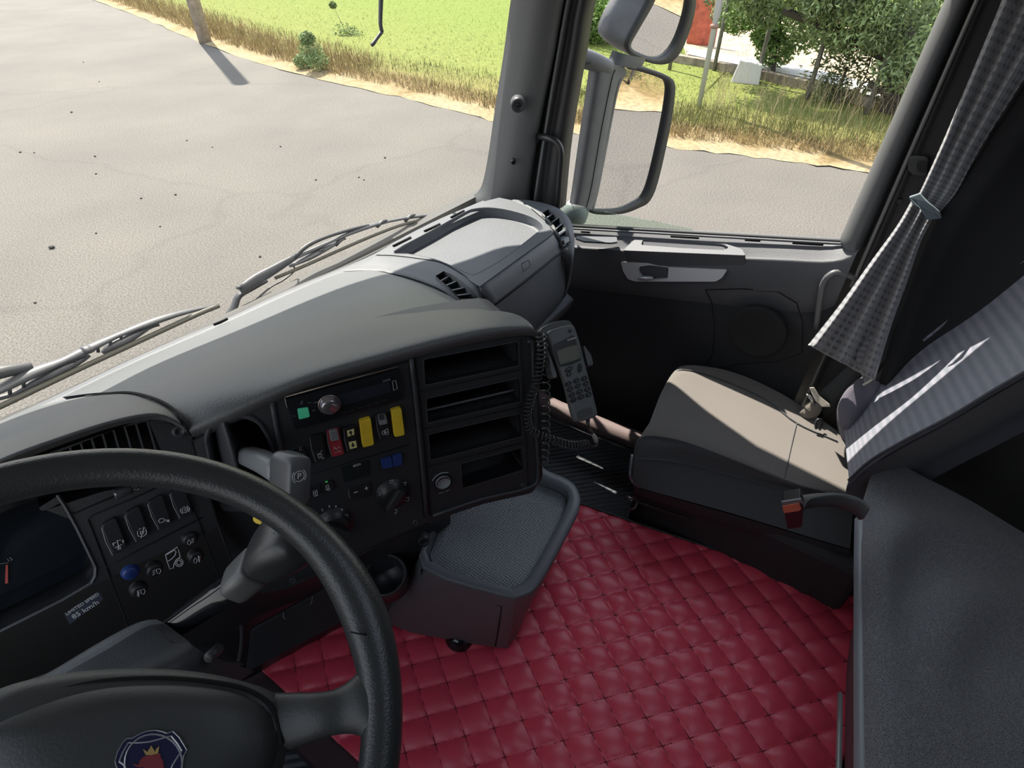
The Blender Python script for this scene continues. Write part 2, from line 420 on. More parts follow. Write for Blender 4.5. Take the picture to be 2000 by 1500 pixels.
tube('trim_10', [X(1703-205*(py-468)/468, py, 1.026) for py in (-100, 0, 120, 240, 360, 470, 560)], 0.005, M('rail_metal', (0.20, 0.205, 0.20), 0.4, metal=0.3), n=6, smoothpts=2, kind='structure')
# ================================================================== passenger door
WX = 1.075
def sill(px): return X(px, 440+30*(px-1110)/530.0, WX)
dr = bpy.data.objects.new('door_1', None); COL.objects.link(dr); dr.location = (1.06, 0.35, -0.1); LOC[dr] = Vector((1.06, 0.35, -0.1)); dr['kind'] = 'structure'
pxs = (1060, 1110, 1160, 1205, 1250, 1330, 1420, 1470, 1540, 1600, 1640, 1668)
led = (474, 481, 485, 488, 491, 497, 503, 505, 508, 511, 506, 492)
DX = 1.012
rows = []
top = [sill(p) for p in pxs]
inn = [X(p+6*(p-1110)/530.0, y, DX) for p, y in zip(pxs, led)]
rows = [[v+Vector((0.03, 0, -0.05)) for v in top], [v+Vector((0.018, 0, -0.004)) for v in top], [v+Vector((0.004, 0, 0.002)) for v in top], [a*0.75+c*0.25+Vector((0, 0, 0.004)) for a, c in zip(top, inn)], [v+Vector((0.008, 0, 0.003)) for v in inn], [v+Vector((0.0, 0, -0.006)) for v in inn],
        [v+Vector((-0.004, 0, -0.05)) for v in inn], [v+Vector((0.005, 0, -0.13)) for v in inn], [v+Vector((0.03, 0, -0.19)) for v in inn]]
loft('door_top_panel', rows, door_m, dr, nu=2, nv=3)
rows = [[Vector((v.x+0.022, v.y, v.z-0.17)) for v in inn], [Vector((1.022, v.y, v.z-0.22)) for v in inn], [Vector((1.01, v.y, 0.32)) for v in inn], [Vector((1.0, v.y, 0.12)) for v in inn], [Vector((1.02, v.y, -0.02)) for v in inn], [Vector((1.035, v.y, -0.16)) for v in inn]]
loft('door_lower_panel', rows, doordk_m, dr, nu=1, nv=3)
for k, (o, mm, r) in enumerate(((0.0, rubber_m, 0.006), (-6, door_m, 0.004))):
    tube('sill_seal' if k == 0 else 'sill_strip', [X(p, 440+o+1+30*(p-1110)/530.0+(11 if k else 0), WX-0.006-0.018*k) for p in (1080, 1110, 1250, 1400, 1520, 1640, 1660)], r, mm, dr, n=6, smoothpts=2)
multi_tube('clip_slot', [[X(a, y, 1.05), X(c, y+(c-a)*0.06, 1.05)] for a, c, y in ((1135, 1152, 453), (1310, 1365, 462), (1455, 1485, 469), (1548, 1608, 475))], 0.003, gap_m, dr)
# arm rest with grab recess
DP = Pl((DX-0.03, 0.4, 0.65), (0, -1, 0), (0, 0, 1))
AR = [(1209, 487), (1232, 469), (1246, 462), (1262, 464), (1330, 468), (1416, 474), (1452, 485), (1459, 498), (1458, 512), (1445, 526), (1412, 525), (1330, 519), (1214, 511)]
def zt(p): return sill(p).z - 0.006
tp = [(1216, 489), (1236, 470), (1247, 463), (1264, 466), (1330, 469), (1415, 475), (1450, 486), (1457, 499), (1420, 497), (1330, 493)]
P2 = Pl(inn[4]+Vector((0, 0, 0.018)), (inn[7]-inn[4]), Vector((1, 0, 0.32)))   # sloping top of the arm rest, v towards the cabin
ar_top = rnd([P2.l(x, y) for x, y in tp], 0.008)
hole = rnd([P2.l(x, y) for x, y in ((1256, 468), (1330, 472), (1412, 477), (1424, 483), (1414, 488), (1330, 484), (1252, 478))], 0.008)
ar = sheet('armrest', [ar_top, hole], P2, -0.055, 0.0, door_m, dr, bevel=0.003)
sheet('grab_recess', [hole], P2, -0.05, -0.042, black_m, ar)
# silver opener plate
P3 = Pl(X(1320, 530, DX-0.012), inn[7]-inn[4], (0.12, 0, 1))
pl_o = rnd(P3.ls([(1212, 511), (1265, 514), (1275, 517), (1292, 521), (1300, 522), (1420, 527), (1410, 543), (1398, 550), (1330, 551), (1240, 550), (1226, 545), (1217, 530)]), 0.006)
pl_h = rnd(P3.ls([(1248, 521), (1268, 518), (1300, 521), (1306, 523), (1304, 545), (1268, 547), (1252, 541), (1246, 530)]), 0.006)
hp = sheet('opener_plate', [pl_o, pl_h], P3, -0.02, 0.0, silver_m, dr, bevel=0.002)
hp['label'] = 'silver door opener plate'
sheet('opener_recess', [rnd(P3.ls([(1240, 515), (1312, 519), (1312, 549), (1240, 548)]), 0.004)], P3, -0.03, -0.018, black_m, hp)
lv = [P3.p(1247, 543, 0.004), P3.p(1256, 543, 0.012), P3.p(1266, 543, 0.016), P3.p(1276, 543, 0.012)]
tube('opener_lever', lv, [0.006, 0.0105, 0.0105, 0.006], M('lever_metal', (0.62, 0.65, 0.68), 0.25, metal=0.6), hp, n=10, smoothpts=3, flat=0.7)
# window switch, seams, pocket, speaker
swp = Pl(X(1178, 462, 1.04), inn[4]-inn[1], (-1, 0, 0.1))
sw = sheet('switch_plate', [rnd(swp.ls([(1128, 463), (1205, 465), (1206, 474), (1194, 476), (1140, 473), (1124, 467)]), 0.004)], swp, -0.004, 0.002, door_m, dr, bevel=0.001)
tube('window_switch', [swp.p(1168, 460, 0.004), swp.p(1178, 461, 0.008), swp.p(1197, 463, 0.006)], [0.004, 0.007, 0.004], silver_m, sw, n=8, smoothpts=3, flat=0.6)
DL = Pl((0.990, 0.2, 0.3), (0, -1, 0), (0, 0, 1))
multi_tube('panel_seam', [[DL.p(x, y) for x, y in cr2] for cr2 in (
    [(1378, 566), (1390, 590), (1396, 640), (1392, 690), (1380, 712)], [(1378, 566), (1450, 564), (1520, 570), (1556, 592), (1568, 630), (1566, 690), (1520, 706), (1440, 712), (1390, 722)])], 0.0022, gap_m, dr)
sp_o = circ(*DL.l(1478, 648), 0.075, 0.075, 36)
lathe('speaker_grille', DL.p(1478, 648, -0.006), DL.n, [(0.0, 0.002), (0.06, 0.004), (0.07, 0.006), (0.078, 0.009), (0.084, 0.006), (0.086, -0.01)], M('speaker_cloth', (0.018, 0.019, 0.021), 0.95, bump=0.5, scale=900), dr, n=40)
tube('rear_grip', [X(1674, 545, 1.03), X(1640, 532, 1.01), X(1622, 536, 1.0), X(1608, 552, 1.0), X(1602, 580, 1.0), X(1594, 640, 1.015)], 0.008, M('rear_grip_plastic', (0.13, 0.135, 0.14), 0.4), dr, n=8, smoothpts=4)
# step trim along the door foot
tube('trim_11', [Z(x, y, 0.02) for x, y in ((1010, 745), (1065, 788), (1120, 812), (1180, 836), (1260, 866), (1330, 890))], 0.035, M('step_trim', (0.145, 0.105, 0.10), 0.7, bump=0.3, scale=250), n=12, smoothpts=2, kind='structure')
tube('trim_12', [Z(x, y, 0.0) for x, y in ((1060, 800), (1080, 822), (1120, 836), (1180, 860), (1245, 884))], 0.006, rubber_m, n=6, smoothpts=2, kind='structure')

# ================================================================== OUTSIDE
asph_m, t, b = node_mat('asphalt')
co = t.nodes.new('ShaderNodeTexCoord')
n1 = t.nodes.new('ShaderNodeTexNoise'); n1.inputs['Scale'].default_value = 55; n1.inputs['Detail'].default_value = 5; n1.inputs['Roughness'].default_value = 0.75
n2 = t.nodes.new('ShaderNodeTexNoise'); n2.inputs['Scale'].default_value = 0.45; n2.inputs['Detail'].default_value = 5
vo = t.nodes.new('ShaderNodeTexVoronoi'); vo.feature = 'DISTANCE_TO_EDGE'; vo.inputs['Scale'].default_value = 0.16
nw = t.nodes.new('ShaderNodeTexNoise'); nw.inputs['Scale'].default_value = 1.3; nw.inputs['Detail'].default_value = 4
r1 = t.nodes.new('ShaderNodeValToRGB'); r2 = t.nodes.new('ShaderNodeValToRGB'); r3 = t.nodes.new('ShaderNodeValToRGB')
mu = t.nodes.new('ShaderNodeMix'); mu.data_type = 'RGBA'; mu.blend_type = 'MULTIPLY'; mu.inputs[0].default_value = 1.0
mu2 = t.nodes.new('ShaderNodeMix'); mu2.data_type = 'RGBA'; mu2.blend_type = 'MULTIPLY'; mu2.inputs[0].default_value = 0.45
r1.color_ramp.elements[0].position = 0.38; r1.color_ramp.elements[0].color = (0.050, 0.044, 0.037, 1)
r1.color_ramp.elements[1].position = 0.62; r1.color_ramp.elements[1].color = (0.178, 0.160, 0.138, 1)
r2.color_ramp.elements[0].position = 0.3; r2.color_ramp.elements[0].color = (0.74, 0.74, 0.75, 1)
r2.color_ramp.elements[1].position = 0.7; r2.color_ramp.elements[1].color = (1.0, 0.99, 0.97, 1)
r3.color_ramp.elements[0].position = 0.0; r3.color_ramp.elements[0].color = (0.75, 0.75, 0.75, 1)
r3.color_ramp.elements[1].position = 0.012; r3.color_ramp.elements[1].color = (1, 1, 1, 1)
va = t.nodes.new('ShaderNodeVectorMath'); va.operation = 'MULTIPLY_ADD'; va.inputs[1].default_value = (0.8, 0.8, 0.8)
for n in (n1, n2, nw): t.links.new(co.outputs['Object'], n.inputs['Vector'])
t.links.new(nw.outputs['Color'], va.inputs[0]); t.links.new(co.outputs['Object'], va.inputs[2]); t.links.new(va.outputs[0], vo.inputs['Vector'])
t.links.new(n1.outputs['Fac'], r1.inputs[0]); t.links.new(n2.outputs['Fac'], r2.inputs[0]); t.links.new(vo.outputs['Distance'], r3.inputs[0])
t.links.new(r1.outputs[0], mu.inputs[6]); t.links.new(r2.outputs[0], mu.inputs[7]); t.links.new(mu.outputs[2], mu2.inputs[6]); t.links.new(r3.outputs[0], mu2.inputs[7])
t.links.new(mu2.outputs[2], b.inputs['Base Color']); b.inputs['Roughness'].default_value = 0.85
bp = t.nodes.new('ShaderNodeBump'); bp.inputs['Strength'].default_value = 0.6; bp.inputs['Distance'].default_value = 0.01
t.links.new(n1.outputs['Fac'], bp.inputs['Height']); t.links.new(bp.outputs[0], b.inputs['Normal'])
mk('road', [(-60, -60, ZG), (60, -60, ZG), (60, 140, ZG), (-60, 140, ZG)], [(0, 1, 2, 3)], asph_m, smooth=False, kind='structure')

vpx = [(180, 0), (300, 45), (420, 95), (600, 150), (800, 195), (980, 240), (1130, 262), (1300, 288), (1500, 311), (1700, 341)]
verge = [(26, 95), (21, 65), (17.2, 46)] + [tuple(Z(x, y, ZG)[:2]) for x, y in vpx] + [(9.3, -1.6), (8.6, -3.2), (7.2, -4.7), (5.5, -5.5), (3.9, -5.75), (1, -6.0), (-4, -6.3), (-12, -7), (-25, -9)]
vc = [Vector((v.x, v.y)) for v in cr_pts([(x, y, 0) for x, y in verge], 8)]
def vnorm(i):
    a, c = vc[max(0, i-1)], vc[min(len(vc)-1, i+1)]; d = (c-a).normalized(); return Vector((-d.y, d.x))
VN = [vnorm(i) for i in range(len(vc))]
offs = [0, 0.15, 0.45, 0.8, 1.2, 1.8, 3, 5, 9, 16, 30]
rng = random.Random(3)
rows = []; uvv = []
for k, o in enumerate(offs):
    for i in range(len(vc)):
        w = rng.uniform(-0.06, 0.06) if k < 5 else 0
        p = vc[i]+VN[i]*(o+w); h = [0.0, 0.02, 0.05, 0.09, 0.12, 0.12, 0.1, 0.1, 0.1, 0.1, 0.1][k]
        rows.append((p.x, p.y, ZG+h+rng.uniform(0, 0.02))); uvv.append((i/10.0, o/30.0))
nC = len(vc)
Fc = [(a*nC+j, a*nC+j+1, (a+1)*nC+j+1, (a+1)*nC+j) for a in range(len(offs)-1) for j in range(nC-1)]
fld_m, t, b = node_mat('verge_and_grass')
uvn = t.nodes.new('ShaderNodeUVMap'); sx = t.nodes.new('ShaderNodeSeparateXYZ'); t.links.new(uvn.outputs[0], sx.inputs[0])
co = t.nodes.new('ShaderNodeTexCoord'); nz = t.nodes.new('ShaderNodeTexNoise'); nz.inputs['Scale'].default_value = 1.2; nz.inputs['Detail'].default_value = 6
nz2 = t.nodes.new('ShaderNodeTexNoise'); nz2.inputs['Scale'].default_value = 14; nz2.inputs['Detail'].default_value = 5
t.links.new(co.outputs['Object'], nz.inputs['Vector']); t.links.new(co.outputs['Object'], nz2.inputs['Vector'])
ma = t.nodes.new('ShaderNodeMath'); ma.operation = 'MULTIPLY_ADD'; ma.inputs[1].default_value = 0.06
sb = t.nodes.new('ShaderNodeMath'); sb.operation = 'SUBTRACT'; sb.inputs[1].default_value = 0.5
t.links.new(nz.outputs['Fac'], sb.inputs[0]); t.links.new(sb.outputs[0], ma.inputs[0]); t.links.new(sx.outputs['Y'], ma.inputs[2])
rp = t.nodes.new('ShaderNodeValToRGB'); el = rp.color_ramp.elements
el[0].position = 0.0; el[0].color = (0.30, 0.245, 0.165, 1); el[1].position = 1.0; el[1].color = (0.140, 0.182, 0.040, 1)
for p, c in ((0.014, (0.28, 0.215, 0.125)), (0.021, (0.17, 0.12, 0.06)), (0.045, (0.19, 0.165, 0.065)), (0.09, (0.17, 0.19, 0.055)), (0.3, (0.150, 0.190, 0.045))):
    e = el.new(p); e.color = (*c, 1)
t.links.new(ma.outputs[0], rp.inputs[0])
mm = t.nodes.new('ShaderNodeMix'); mm.data_type = 'RGBA'; mm.blend_type = 'MULTIPLY'; mm.inputs[0].default_value = 0.7
r4 = t.nodes.new('ShaderNodeValToRGB'); r4.color_ramp.elements[0].position = 0.3; r4.color_ramp.elements[0].color = (0.55, 0.55, 0.5, 1); r4.color_ramp.elements[1].position = 0.65; r4.color_ramp.elements[1].color = (1.1, 1.1, 1.0, 1)
t.links.new(nz2.outputs['Fac'], r4.inputs[0]); t.links.new(rp.outputs[0], mm.inputs[6]); t.links.new(r4.outputs[0], mm.inputs[7]); t.links.new(mm.outputs[2], b.inputs['Base Color'])
b.inputs['Roughness'].default_value = 0.95; b.inputs['Specular IOR Level'].default_value = 0.1
vg = mk('ground', rows, Fc, fld_m, uv=uvv, kind='structure')
# far meadow beyond the strip
big = [vc[i]+VN[i]*25 for i in range(0, nC, 4)]
mk('field', [(v.x, v.y, ZG+0.07) for v in big]+[(v.x+(v.x-0)*3+40, v.y*3.0, ZG+0.05) for v in big], [(i, i+1, len(big)+i+1, len(big)+i) for i in range(len(big)-1)], M('far_meadow', (0.12, 0.185, 0.03), 0.95, var=0.3, vscale=0.3), smooth=False, kind='structure')

def blades(name, spots, mat, hmin, hmax, w, lean, seed, label, cat, head=None):
    rg = random.Random(seed); V, Fc = [], []
    for (x, y, z) in spots:
        h = rg.uniform(hmin, hmax); a = rg.uniform(0, 6.283); dx, dy = math.cos(a)*w*rg.uniform(0.6, 1.3), math.sin(a)*w*rg.uniform(0.6, 1.3)
        lx, ly = rg.gauss(0, lean)*h, rg.gauss(0, lean)*h; k = len(V)
        V += [(x-dx, y-dy, z), (x+dx, y+dy, z), (x+lx*0.45+dx*0.7, y+ly*0.45+dy*0.7, z+h*0.62), (x+lx*0.45-dx*0.7, y+ly*0.45-dy*0.7, z+h*0.62), (x+lx, y+ly, z+h)]
        Fc += [(k, k+1, k+2, k+3), (k+3, k+2, k+4)]
        if head:
            for q in range(head):
                f = 0.55+0.45*q/head; ox, oy = rg.uniform(-0.03, 0.03), rg.uniform(-0.03, 0.03); c = (x+lx*f+ox, y+ly*f+oy, z+h*f); k = len(V); s = 0.011
                V += [(c[0]-s*0.4, c[1], c[2]), (c[0], c[1]-s*0.4, c[2]-s), (c[0]+s*0.4, c[1], c[2]), (c[0], c[1]+s*0.4, c[2]+s*1.6)]; Fc += [(k, k+1, k+2, k+3)]
    return tag(mk(name, V, Fc, mat, smooth=False), label, cat, kind='stuff')
def spots(n, i0, i1, o0, o1, seed, power=1.0):
    rg = random.Random(seed); out = []
    for _ in range(n):
        t = rg.uniform(i0, i1); i = int(t); f = t-i; p = vc[i]*(1-f)+vc[min(i+1, nC-1)]*f; o = o0+(o1-o0)*rg.random()**power
        q = p+VN[i]*o; out.append((q.x, q.y, ZG+0.06))
    return out
def vi(px):  # index on the verge curve near a pixel of the list
    return 24+8*px
dry_m = M('dry_grass', (0.27, 0.20, 0.09), 0.9, var=0.45, vscale=3)
mix_m = M('mixed_grass', (0.16, 0.165, 0.055), 0.9, var=0.45, vscale=3)
grn_m = M('green_grass', (0.155, 0.19, 0.05), 0.9, var=0.35, vscale=2)
oat_m = M('oat_grass', (0.42, 0.34, 0.19), 0.9, var=0.25, vscale=6)
blades('dry_grass', spots(8500, 16, 108, 0.42, 1.1, 1), dry_m, 0.06, 0.22, 0.007, 0.35, 2, 'dry straw-coloured grass along the edge of the asphalt', 'grass')
blades('verge_grass', spots(11000, 16, 140, 0.75, 2.6, 3), mix_m, 0.08, 0.26, 0.007, 0.3, 4, 'yellow-green rough grass behind the dry edge of the road', 'grass')
blades('meadow_grass', spots(30000, 24, 140, 1.6, 14, 5, 1.5), grn_m, 0.05, 0.13, 0.008, 0.35, 6, 'short green meadow grass beyond the road verge', 'grass')
blades('tall_grass', spots(1300, 78, 106, 0.8, 1.8, 7), mix_m, 0.22, 0.45, 0.006, 0.25, 8, 'tall yellow-green grass by the foot of the metal pole', 'grass')
blades('oat_grass', spots(330, 82, 106, 0.9, 3.2, 9), oat_m, 0.55, 1.0, 0.003, 0.22, 10, 'tall wild oats with pale seed heads on the verge', 'grass', head=26)
blades('ditch_grass', spots(2600, 26, 50, 0.5, 1.6, 11), dry_m, 0.25, 0.6, 0.008, 0.3, 12, 'tall dry weeds at the foot of the utility pole', 'grass')

leaf_ms = {}
def crown_geo(cl, n, s, seed, droop=0.0):
    rg = random.Random(seed); V, Fc = [], []
    for _ in range(n):
        c, r = rg.choice(cl)
        while True:
            d = Vector((rg.uniform(-1, 1), rg.uniform(-1, 1), rg.uniform(-1, 1)))
            if 0.15 < d.length < 1: break
        p = c+Vector((d.x*r, d.y*r, d.z*r*0.8)); u = Vector((rg.gauss(0, 1), rg.gauss(0, 1), rg.gauss(-droop, 0.7))).normalized()*s*rg.uniform(0.6, 1.4)
        w = u.orthogonal().normalized(); w.rotate(Matrix.Rotation(rg.uniform(0, 6.28), 3, u)); w *= u.length*0.32; k = len(V)
        V += [p-u, p+w, p+u, p-w]; Fc.append((k, k+1, k+2, k+3))
    return V, Fc
def tree(name, label, base, cl, n, s, col, trunk_r, trunk_top, seed, droop=0.0, bark=(0.05, 0.043, 0.036), branches=(), cat='tree', group=None):
    r = thing(name, label, cat, base, group)
    lm = M('leaf_'+'%02d%02d%02d' % tuple(int(c*99) for c in col), col, 0.7, var=0.5, vscale=1.7)
    V, Fc = crown_geo([(Vector(c), q) for c, q in cl], n, s, seed, droop); mk('foliage', V, Fc, lm, r, smooth=False)
    bk = M('bark_%02d' % int(bark[0]*99), bark, 0.9, bump=0.6, scale=20)
    lines = [[Vector(base), (Vector(base)+Vector(trunk_top))/2+Vector((0.05, 0.05, 0)), Vector(trunk_top)]]
    V, Fc = tube_geo(cr_pts(lines[0], 4), [trunk_r*(1-0.5*i/8) for i in range(9)], 8)
    for br in branches:
        v, f = tube_geo(cr_pts(br, 4), trunk_r*0.25, 6); k = len(V); V += v; Fc += [tuple(i+k for i in q) for q in f]
    mk('trunk' if trunk_r > 0.03 else 'stem', V, Fc, bk, r)
    return r
def G(x, y): return Z(x, y, ZG)
b1 = G(1745, 232)
bnd = [(1430, 30), (1500, 75), (1560, 60), (1620, 95), (1680, 110), (1740, 105), (1770, 165), (1800, 215), (1860, 235)]
rw = random.Random(5); wcl = []
while len(wcl) < 74:
    x, y = rw.uniform(1430, 1880), rw.uniform(-230, 190)
    for (xa, ya), (xb, yb) in zip(bnd, bnd[1:]):
        if xa <= x <= xb and y < ya+(yb-ya)*(x-xa)/(xb-xa)-18: wcl.append((X(x, y, rw.uniform(12.4, 14.2)), rw.uniform(0.28, 0.62)))
tree('willow_tree', 'large leaning tree with grey-green drooping leaves and a thick dark trunk', b1, wcl,
    44000, 0.055, (0.165, 0.225, 0.09), 0.27, X(1775, 20, 13.2), 21, 0.8, branches=[[X(1735, 120, 13.2), X(1660, 75, 13), X(1590, 45, 12.8), X(1530, 20, 12.8)], [X(1700, 165, 13.1), X(1745, 190, 12.6), X(1790, 225, 12.2)], [X(1760, 90, 13.2), X(1700, 40, 13), X(1650, -20, 12.8)]])
b2 = G(1635, 215)
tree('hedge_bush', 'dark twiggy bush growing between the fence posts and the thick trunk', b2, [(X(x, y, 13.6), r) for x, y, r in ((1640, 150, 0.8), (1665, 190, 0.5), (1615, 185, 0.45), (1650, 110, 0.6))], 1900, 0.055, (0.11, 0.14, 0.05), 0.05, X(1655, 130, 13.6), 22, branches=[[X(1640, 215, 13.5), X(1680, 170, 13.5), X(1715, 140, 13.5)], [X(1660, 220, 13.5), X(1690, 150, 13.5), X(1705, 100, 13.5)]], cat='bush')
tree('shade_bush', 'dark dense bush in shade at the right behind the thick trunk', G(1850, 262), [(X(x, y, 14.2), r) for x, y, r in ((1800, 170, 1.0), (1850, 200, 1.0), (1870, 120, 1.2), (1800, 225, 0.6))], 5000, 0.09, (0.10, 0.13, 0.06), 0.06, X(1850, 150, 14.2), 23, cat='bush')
tree('young_tree', 'young tree with bright green leaves seen left of the upper mirror', G(1150, 92), [(X(x, y, 17), r) for x, y, r in ((1165, 15, 1.0), (1195, 35, 0.7), (1160, 50, 0.6), (1210, -40, 1.4))], 7000, 0.07, (0.15, 0.25, 0.06), 0.07, X(1170, 0, 17), 24)
tree('young_tree', 'green tree with a slim trunk above the row of fence posts', G(1508, 160), [(X(x, y, 15.5), r) for x, y, r in ((1480, 5, 0.9), (1530, 0, 0.9), (1440, 30, 0.5), (1515, 100, 0.45), (1500, 70, 0.4), (1580, 60, 0.6), (1470, -60, 1.3))], 9000, 0.06, (0.16, 0.26, 0.065), 0.06, X(1530, 10, 15.5), 25)
tree('sapling', 'small leafy sapling in the meadow behind the truck, reflected in the big mirror', (3.95, -6.6, ZG+0.1), [((3.95, -6.6, -0.62), 0.34), ((4.2, -6.7, -0.85), 0.25), ((3.7, -6.5, -0.85), 0.25)], 900, 0.05, (0.14, 0.24, 0.045), 0.03, (3.95, -6.6, -0.7), 26)
tree('verge_shrub', 'small green shrub growing at the road edge in front of the meadow', G(608, 138), [(X(x, y, 9.6), r) for x, y, r in ((606, 100, 0.30), (600, 75, 0.2), (620, 118, 0.3), (590, 120, 0.22))], 2600, 0.035, (0.20, 0.28, 0.10), 0.015, X(603, 85, 9.6), 28, cat='shrub')
tree('meadow_weed', 'clump of tall weeds standing alone in the meadow', G(682, 78), [(X(x, y, 13.7), r) for x, y, r in ((672, 66, 0.4), (690, 70, 0.35), (650, 10, 0.12))], 1300, 0.04, (0.14, 0.2, 0.06), 0.008, X(645, 0, 13.7), 29, cat='weed')

# posts, poles, wall, lot
conc_m = M('post_concrete', (0.13, 0.125, 0.105), 0.9, var=0.3, vscale=20)
def post(name, label, px, py, top, r, mat, cat='post', group=None, n=10):
    a = G(px, py); h = top; return tag(mk(name, *tube_geo([a, a+Vector((0, 0, h*0.5)), a+Vector((0, 0, h))], r, n), mat), label, cat, group)
mp = thing('metal_pole', 'slim galvanised metal pole standing on the verge right of the mirrors', 'pole', G(1362, 224))
pb = G(1362, 224)
lathe('pole_tube', pb, (0, 0, 1), [(0.05, 0), (0.05, 1.6), (0.066, 1.62), (0.066, 5.0)], M('galvanised', (0.42, 0.45, 0.50), 0.4, metal=0.4), mp, n=14)
for zz in (1.45, 2.25): lathe('clamp', pb+Vector((0, 0, zz)), (0, 0, 1), [(0.05, 0), (0.078, 0.01), (0.078, 0.06), (0.05, 0.07)], M('rusty_clamp', (0.22, 0.13, 0.10), 0.7), mp, n=14)
post('utility_pole', 'thick weathered grey utility pole throwing a long shadow over the road', 402, 84, 8.6, 0.19, M('pole_wood', (0.33, 0.29, 0.24), 0.9, var=0.25, vscale=9), 'pole', n=14)
for px, py, h, lb in ((1392, 148, 1.7, 'thin concrete fence post just right of the metal pole'), (1474, 172, 1.9, 'concrete fence post beside the pale concrete block'),
                      (1572, 206, 1.7, 'concrete fence post in front of the white pavement strip'), (1686, 236, 1.5, 'concrete fence post nearest the thick tree trunk'),
                      (1306, 146, 1.8, 'pale fence post partly hidden by the lower rim of the upper mirror'), (1145, 100, 1.8, 'fence post seen between the pillar and the mirror arm')):
    post('fence_post', lb, px, py, h, 0.045, conc_m)
wp = [(1300, 128), (1350, 138), (1420, 152), (1500, 170), (1580, 190), (1640, 208), (1700, 225)]
wv_ = [G(x, y) for x, y in wp]
V = []
for v in wv_: V += [v, v+Vector((0, 0, 0.28)), v+Vector((0.25, 0.05, 0.28)), v+Vector((0.25, 0.05, 0))]
Fc = [(4*i+j, 4*i+(j+1) % 4, 4*i+4+(j+1) % 4, 4*i+4+j) for i in range(len(wv_)-1) for j in range(4)]
tag(mk('low_wall', V, Fc, M('old_wall', (0.20, 0.17, 0.13), 0.95, var=0.4, vscale=5), smooth=False), 'low weathered garden wall running behind the fence posts', 'wall', kind='thing')
mk('path', [G(x, y)+Vector((0, 0, 0.14)) for x, y in ((1325, 70), (1440, 40), (1640, 40), (1900, 120), (1900, 255), (1700, 214), (1580, 176), (1480, 156), (1340, 128))], [tuple(range(9))], M('dry_lot', (0.36, 0.28, 0.19), 0.95, var=0.25, vscale=2), smooth=False, kind='structure')
mk('pavement', [G(x, y)+Vector((0, 0, 0.20)) for x, y in ((1340, 108), (1410, 122), (1500, 136), (1600, 156), (1720, 190), (1720, 216), (1600, 178), (1500, 156), (1410, 138), (1340, 122))], [tuple(range(10))], M('pale_pavement', (0.52, 0.51, 0.50), 0.8, var=0.1, vscale=3), smooth=False, kind='structure')
cbp = G(1452, 172)
tag(poly3('concrete_block', [cbp+Vector((-0.1, -0.35, 0.05)), cbp+Vector((-0.1, 0.3, 0.05)), cbp+Vector((-0.05, 0.2, 0.55)), cbp+Vector((-0.05, -0.3, 0.5))], (0.4, 0.1, 0), M('pale_concrete', (0.50, 0.50, 0.50), 0.85), bevel=0.02), 'pale concrete block lying against the low wall', 'block')
rb = [G(1338+i*11, 96+i*1.2) for i in range(6)]
rows = [[v+Vector((0.05*math.sin(i*2.1+k), 0, z)) for i, v in enumerate(rb)] for k, z in enumerate((0.05, 0.5, 0.95, 1.35))]
net = loft('barrier_net', rows, M('orange_net', (0.42, 0.10, 0.06), 0.8, var=0.3, vscale=6), nu=2, nv=2, solid=0.02)
tag(net, 'faded red-orange plastic barrier net on the lot behind the upper mirror', 'barrier')

# loose stones on the asphalt
peb_m = M('dark_stone', (0.035, 0.033, 0.03), 0.9)
proto = None
for k, (x, y) in enumerate(((140, 220), (163, 122), (194, 160), (415, 288), (186, 306), (188, 340), (67, 299), (40, 298), (617, 352), (701, 347), (711, 352), (343, 381), (276, 388), (188, 456), (102, 485), (508, 502), (69, 592), (752, 309), (548, 287), (365, 275), (313, 443))):
    q = G(x, y); s = (0.030 if k in (0, 14) else 0.017)*(0.8+0.4*((k*37) % 10)/10.0)
    bm = bmesh.new(); bmesh.ops.create_icosphere(bm, subdivisions=1, radius=s)
    for v in bm.verts: v.co = Vector((v.co.x*(1+0.3*((k*13+v.index*7) % 5)/5), v.co.y, v.co.z*0.55+s*0.5))
    me = bpy.data.meshes.new('pebble'); bm.to_mesh(me); bm.free(); me.materials.append(peb_m)
    o = bpy.data.objects.new('pebble', me); COL.objects.link(o); o.location = q; o.rotation_euler = (0, 0, k*1.3)
    tag(o, 'small dark stone lying loose on the asphalt', 'stone', 'loose stones on the asphalt')

# ================================================================== DASHBOARD
def TH(px, py, z): return Z(px, py, z)
A0 = D(555, 775, 0.82)
K = tilted(A0, -32, 10)                       # face of the centre console
Q = tilted(K.p(385, 900), -15, 20)            # face of the instrument cluster
ZP = 0.76
dash = thing('dashboard', 'dark grey moulded dashboard running under the windscreen from driver to passenger side', 'dashboard', (0.1, 1.0, 0.4))
def zrow(l): return [Z(x, y, z) for x, y, z in l]
